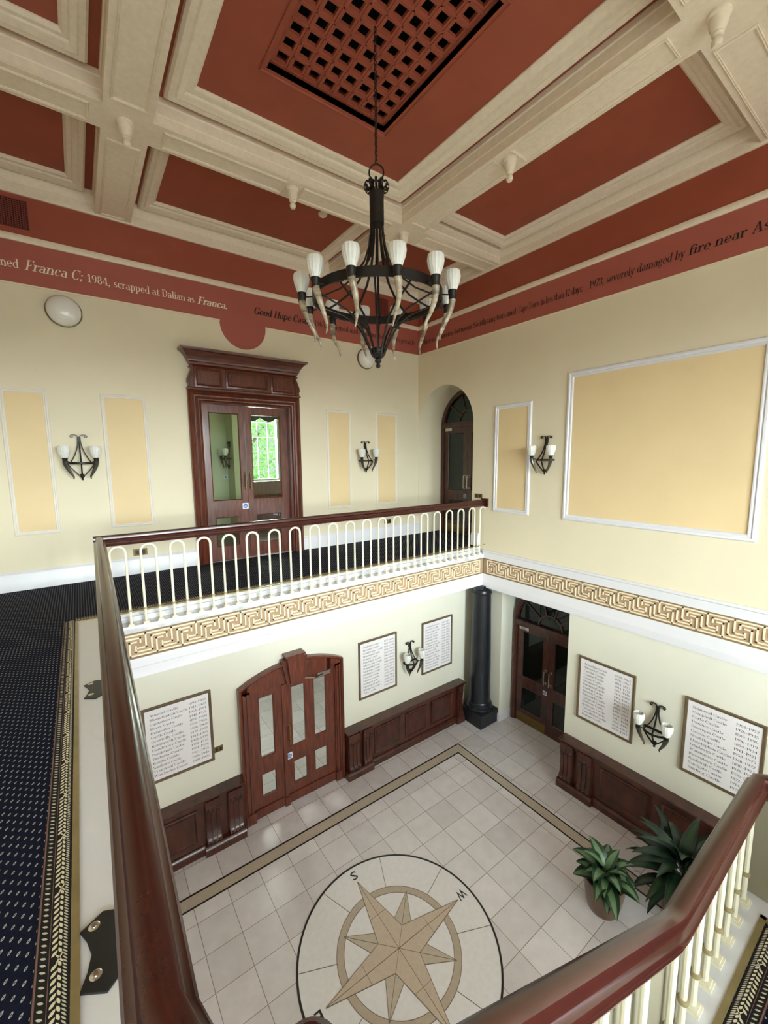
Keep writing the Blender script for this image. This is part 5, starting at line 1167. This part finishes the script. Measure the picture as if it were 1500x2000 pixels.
for a, b in WIN:
    area('window_portal', ((a + b) / 2, -4.72, (WZ0 + WZ1) / 2), (PI / 2, 0, 0), b - a, WZ1 - WZ0, 1).data.cycles.is_portal = True
area('window_portal', (3.67, 10.2, 0.4), (-PI / 2, 0, 0), 0.74, 1.75, 1).data.cycles.is_portal = True
area('backroom_daylight', (3.67, 10.6, 0.4), (-PI / 2, 0, 0), 0.9, 1.9, 300, (0.95, 1.0, 0.95))
pt = bpy.data.lights.new('side_room_fill', 'POINT'); pt.energy = 6; pt.shadow_soft_size = 0.15; o = bpy.data.objects.new('side_room_fill', pt); COL.objects.link(o); o.location = (8.2, 6.2, 1.6)  # fill light added in the room behind the upper arched door
pt = bpy.data.lights.new('side_room_fill', 'POINT'); pt.energy = 4; pt.shadow_soft_size = 0.15; o = bpy.data.objects.new('side_room_fill', pt); COL.objects.link(o); o.location = (8.2, 4.2, -2.9)  # fill light added in the room behind the lower arched door
pt = bpy.data.lights.new('corridor_fill', 'AREA'); pt.energy = 18; pt.size = 0.55; o = bpy.data.objects.new('corridor_fill', pt); COL.objects.link(o); o.location = (2.5, 7.3, -2.50)  # added fill just below the glowing panel, brightens the corridor
su = bpy.data.lights.new('sun', 'SUN'); su.energy = 3.0; su.angle = 0.05; o = bpy.data.objects.new('sun', su); COL.objects.link(o); o.rotation_euler = (math.radians(50), 0, math.radians(-100))

# ------------------------------------------------------------------ camera
cam = bpy.data.cameras.new('camera'); co = bpy.data.objects.new('camera', cam); COL.objects.link(co); S.camera = co
yaw, pitch, roll = (math.radians(a) for a in (35.9285, 7.2437, 0.4772))
f = Vector((math.sin(yaw), math.cos(yaw), 0)); r = Vector((math.cos(yaw), -math.sin(yaw), 0)); up = Vector((0, 0, 1))
f2 = f * math.cos(pitch) - up * math.sin(pitch); d2 = -(up * math.cos(pitch) + f * math.sin(pitch))
r2 = r * math.cos(roll) + d2 * math.sin(roll); d3 = d2 * math.cos(roll) - r * math.sin(roll)
co.matrix_world = Matrix(((r2.x, -d3.x, -f2.x, 0), (r2.y, -d3.y, -f2.y, 0), (r2.z, -d3.z, -f2.z, 0), (0, 0, 0, 1)))
cam.sensor_fit = 'VERTICAL'; cam.sensor_height = 36.0; cam.lens = 818.11 / 2000 * 36.0; cam.clip_start = 0.02; cam.clip_end = 200
S.view_settings.view_transform = 'Standard'; S.view_settings.look = 'None'; S.view_settings.gamma = 1.0; S.view_settings.use_curve_mapping = False
S.view_settings.exposure = 0.52
S.cycles.max_bounces = 10; S.cycles.diffuse_bounces = 6; S.cycles.transparent_max_bounces = 12
S.cycles.use_denoising = True
S.cycles.sample_clamp_indirect = 8.0
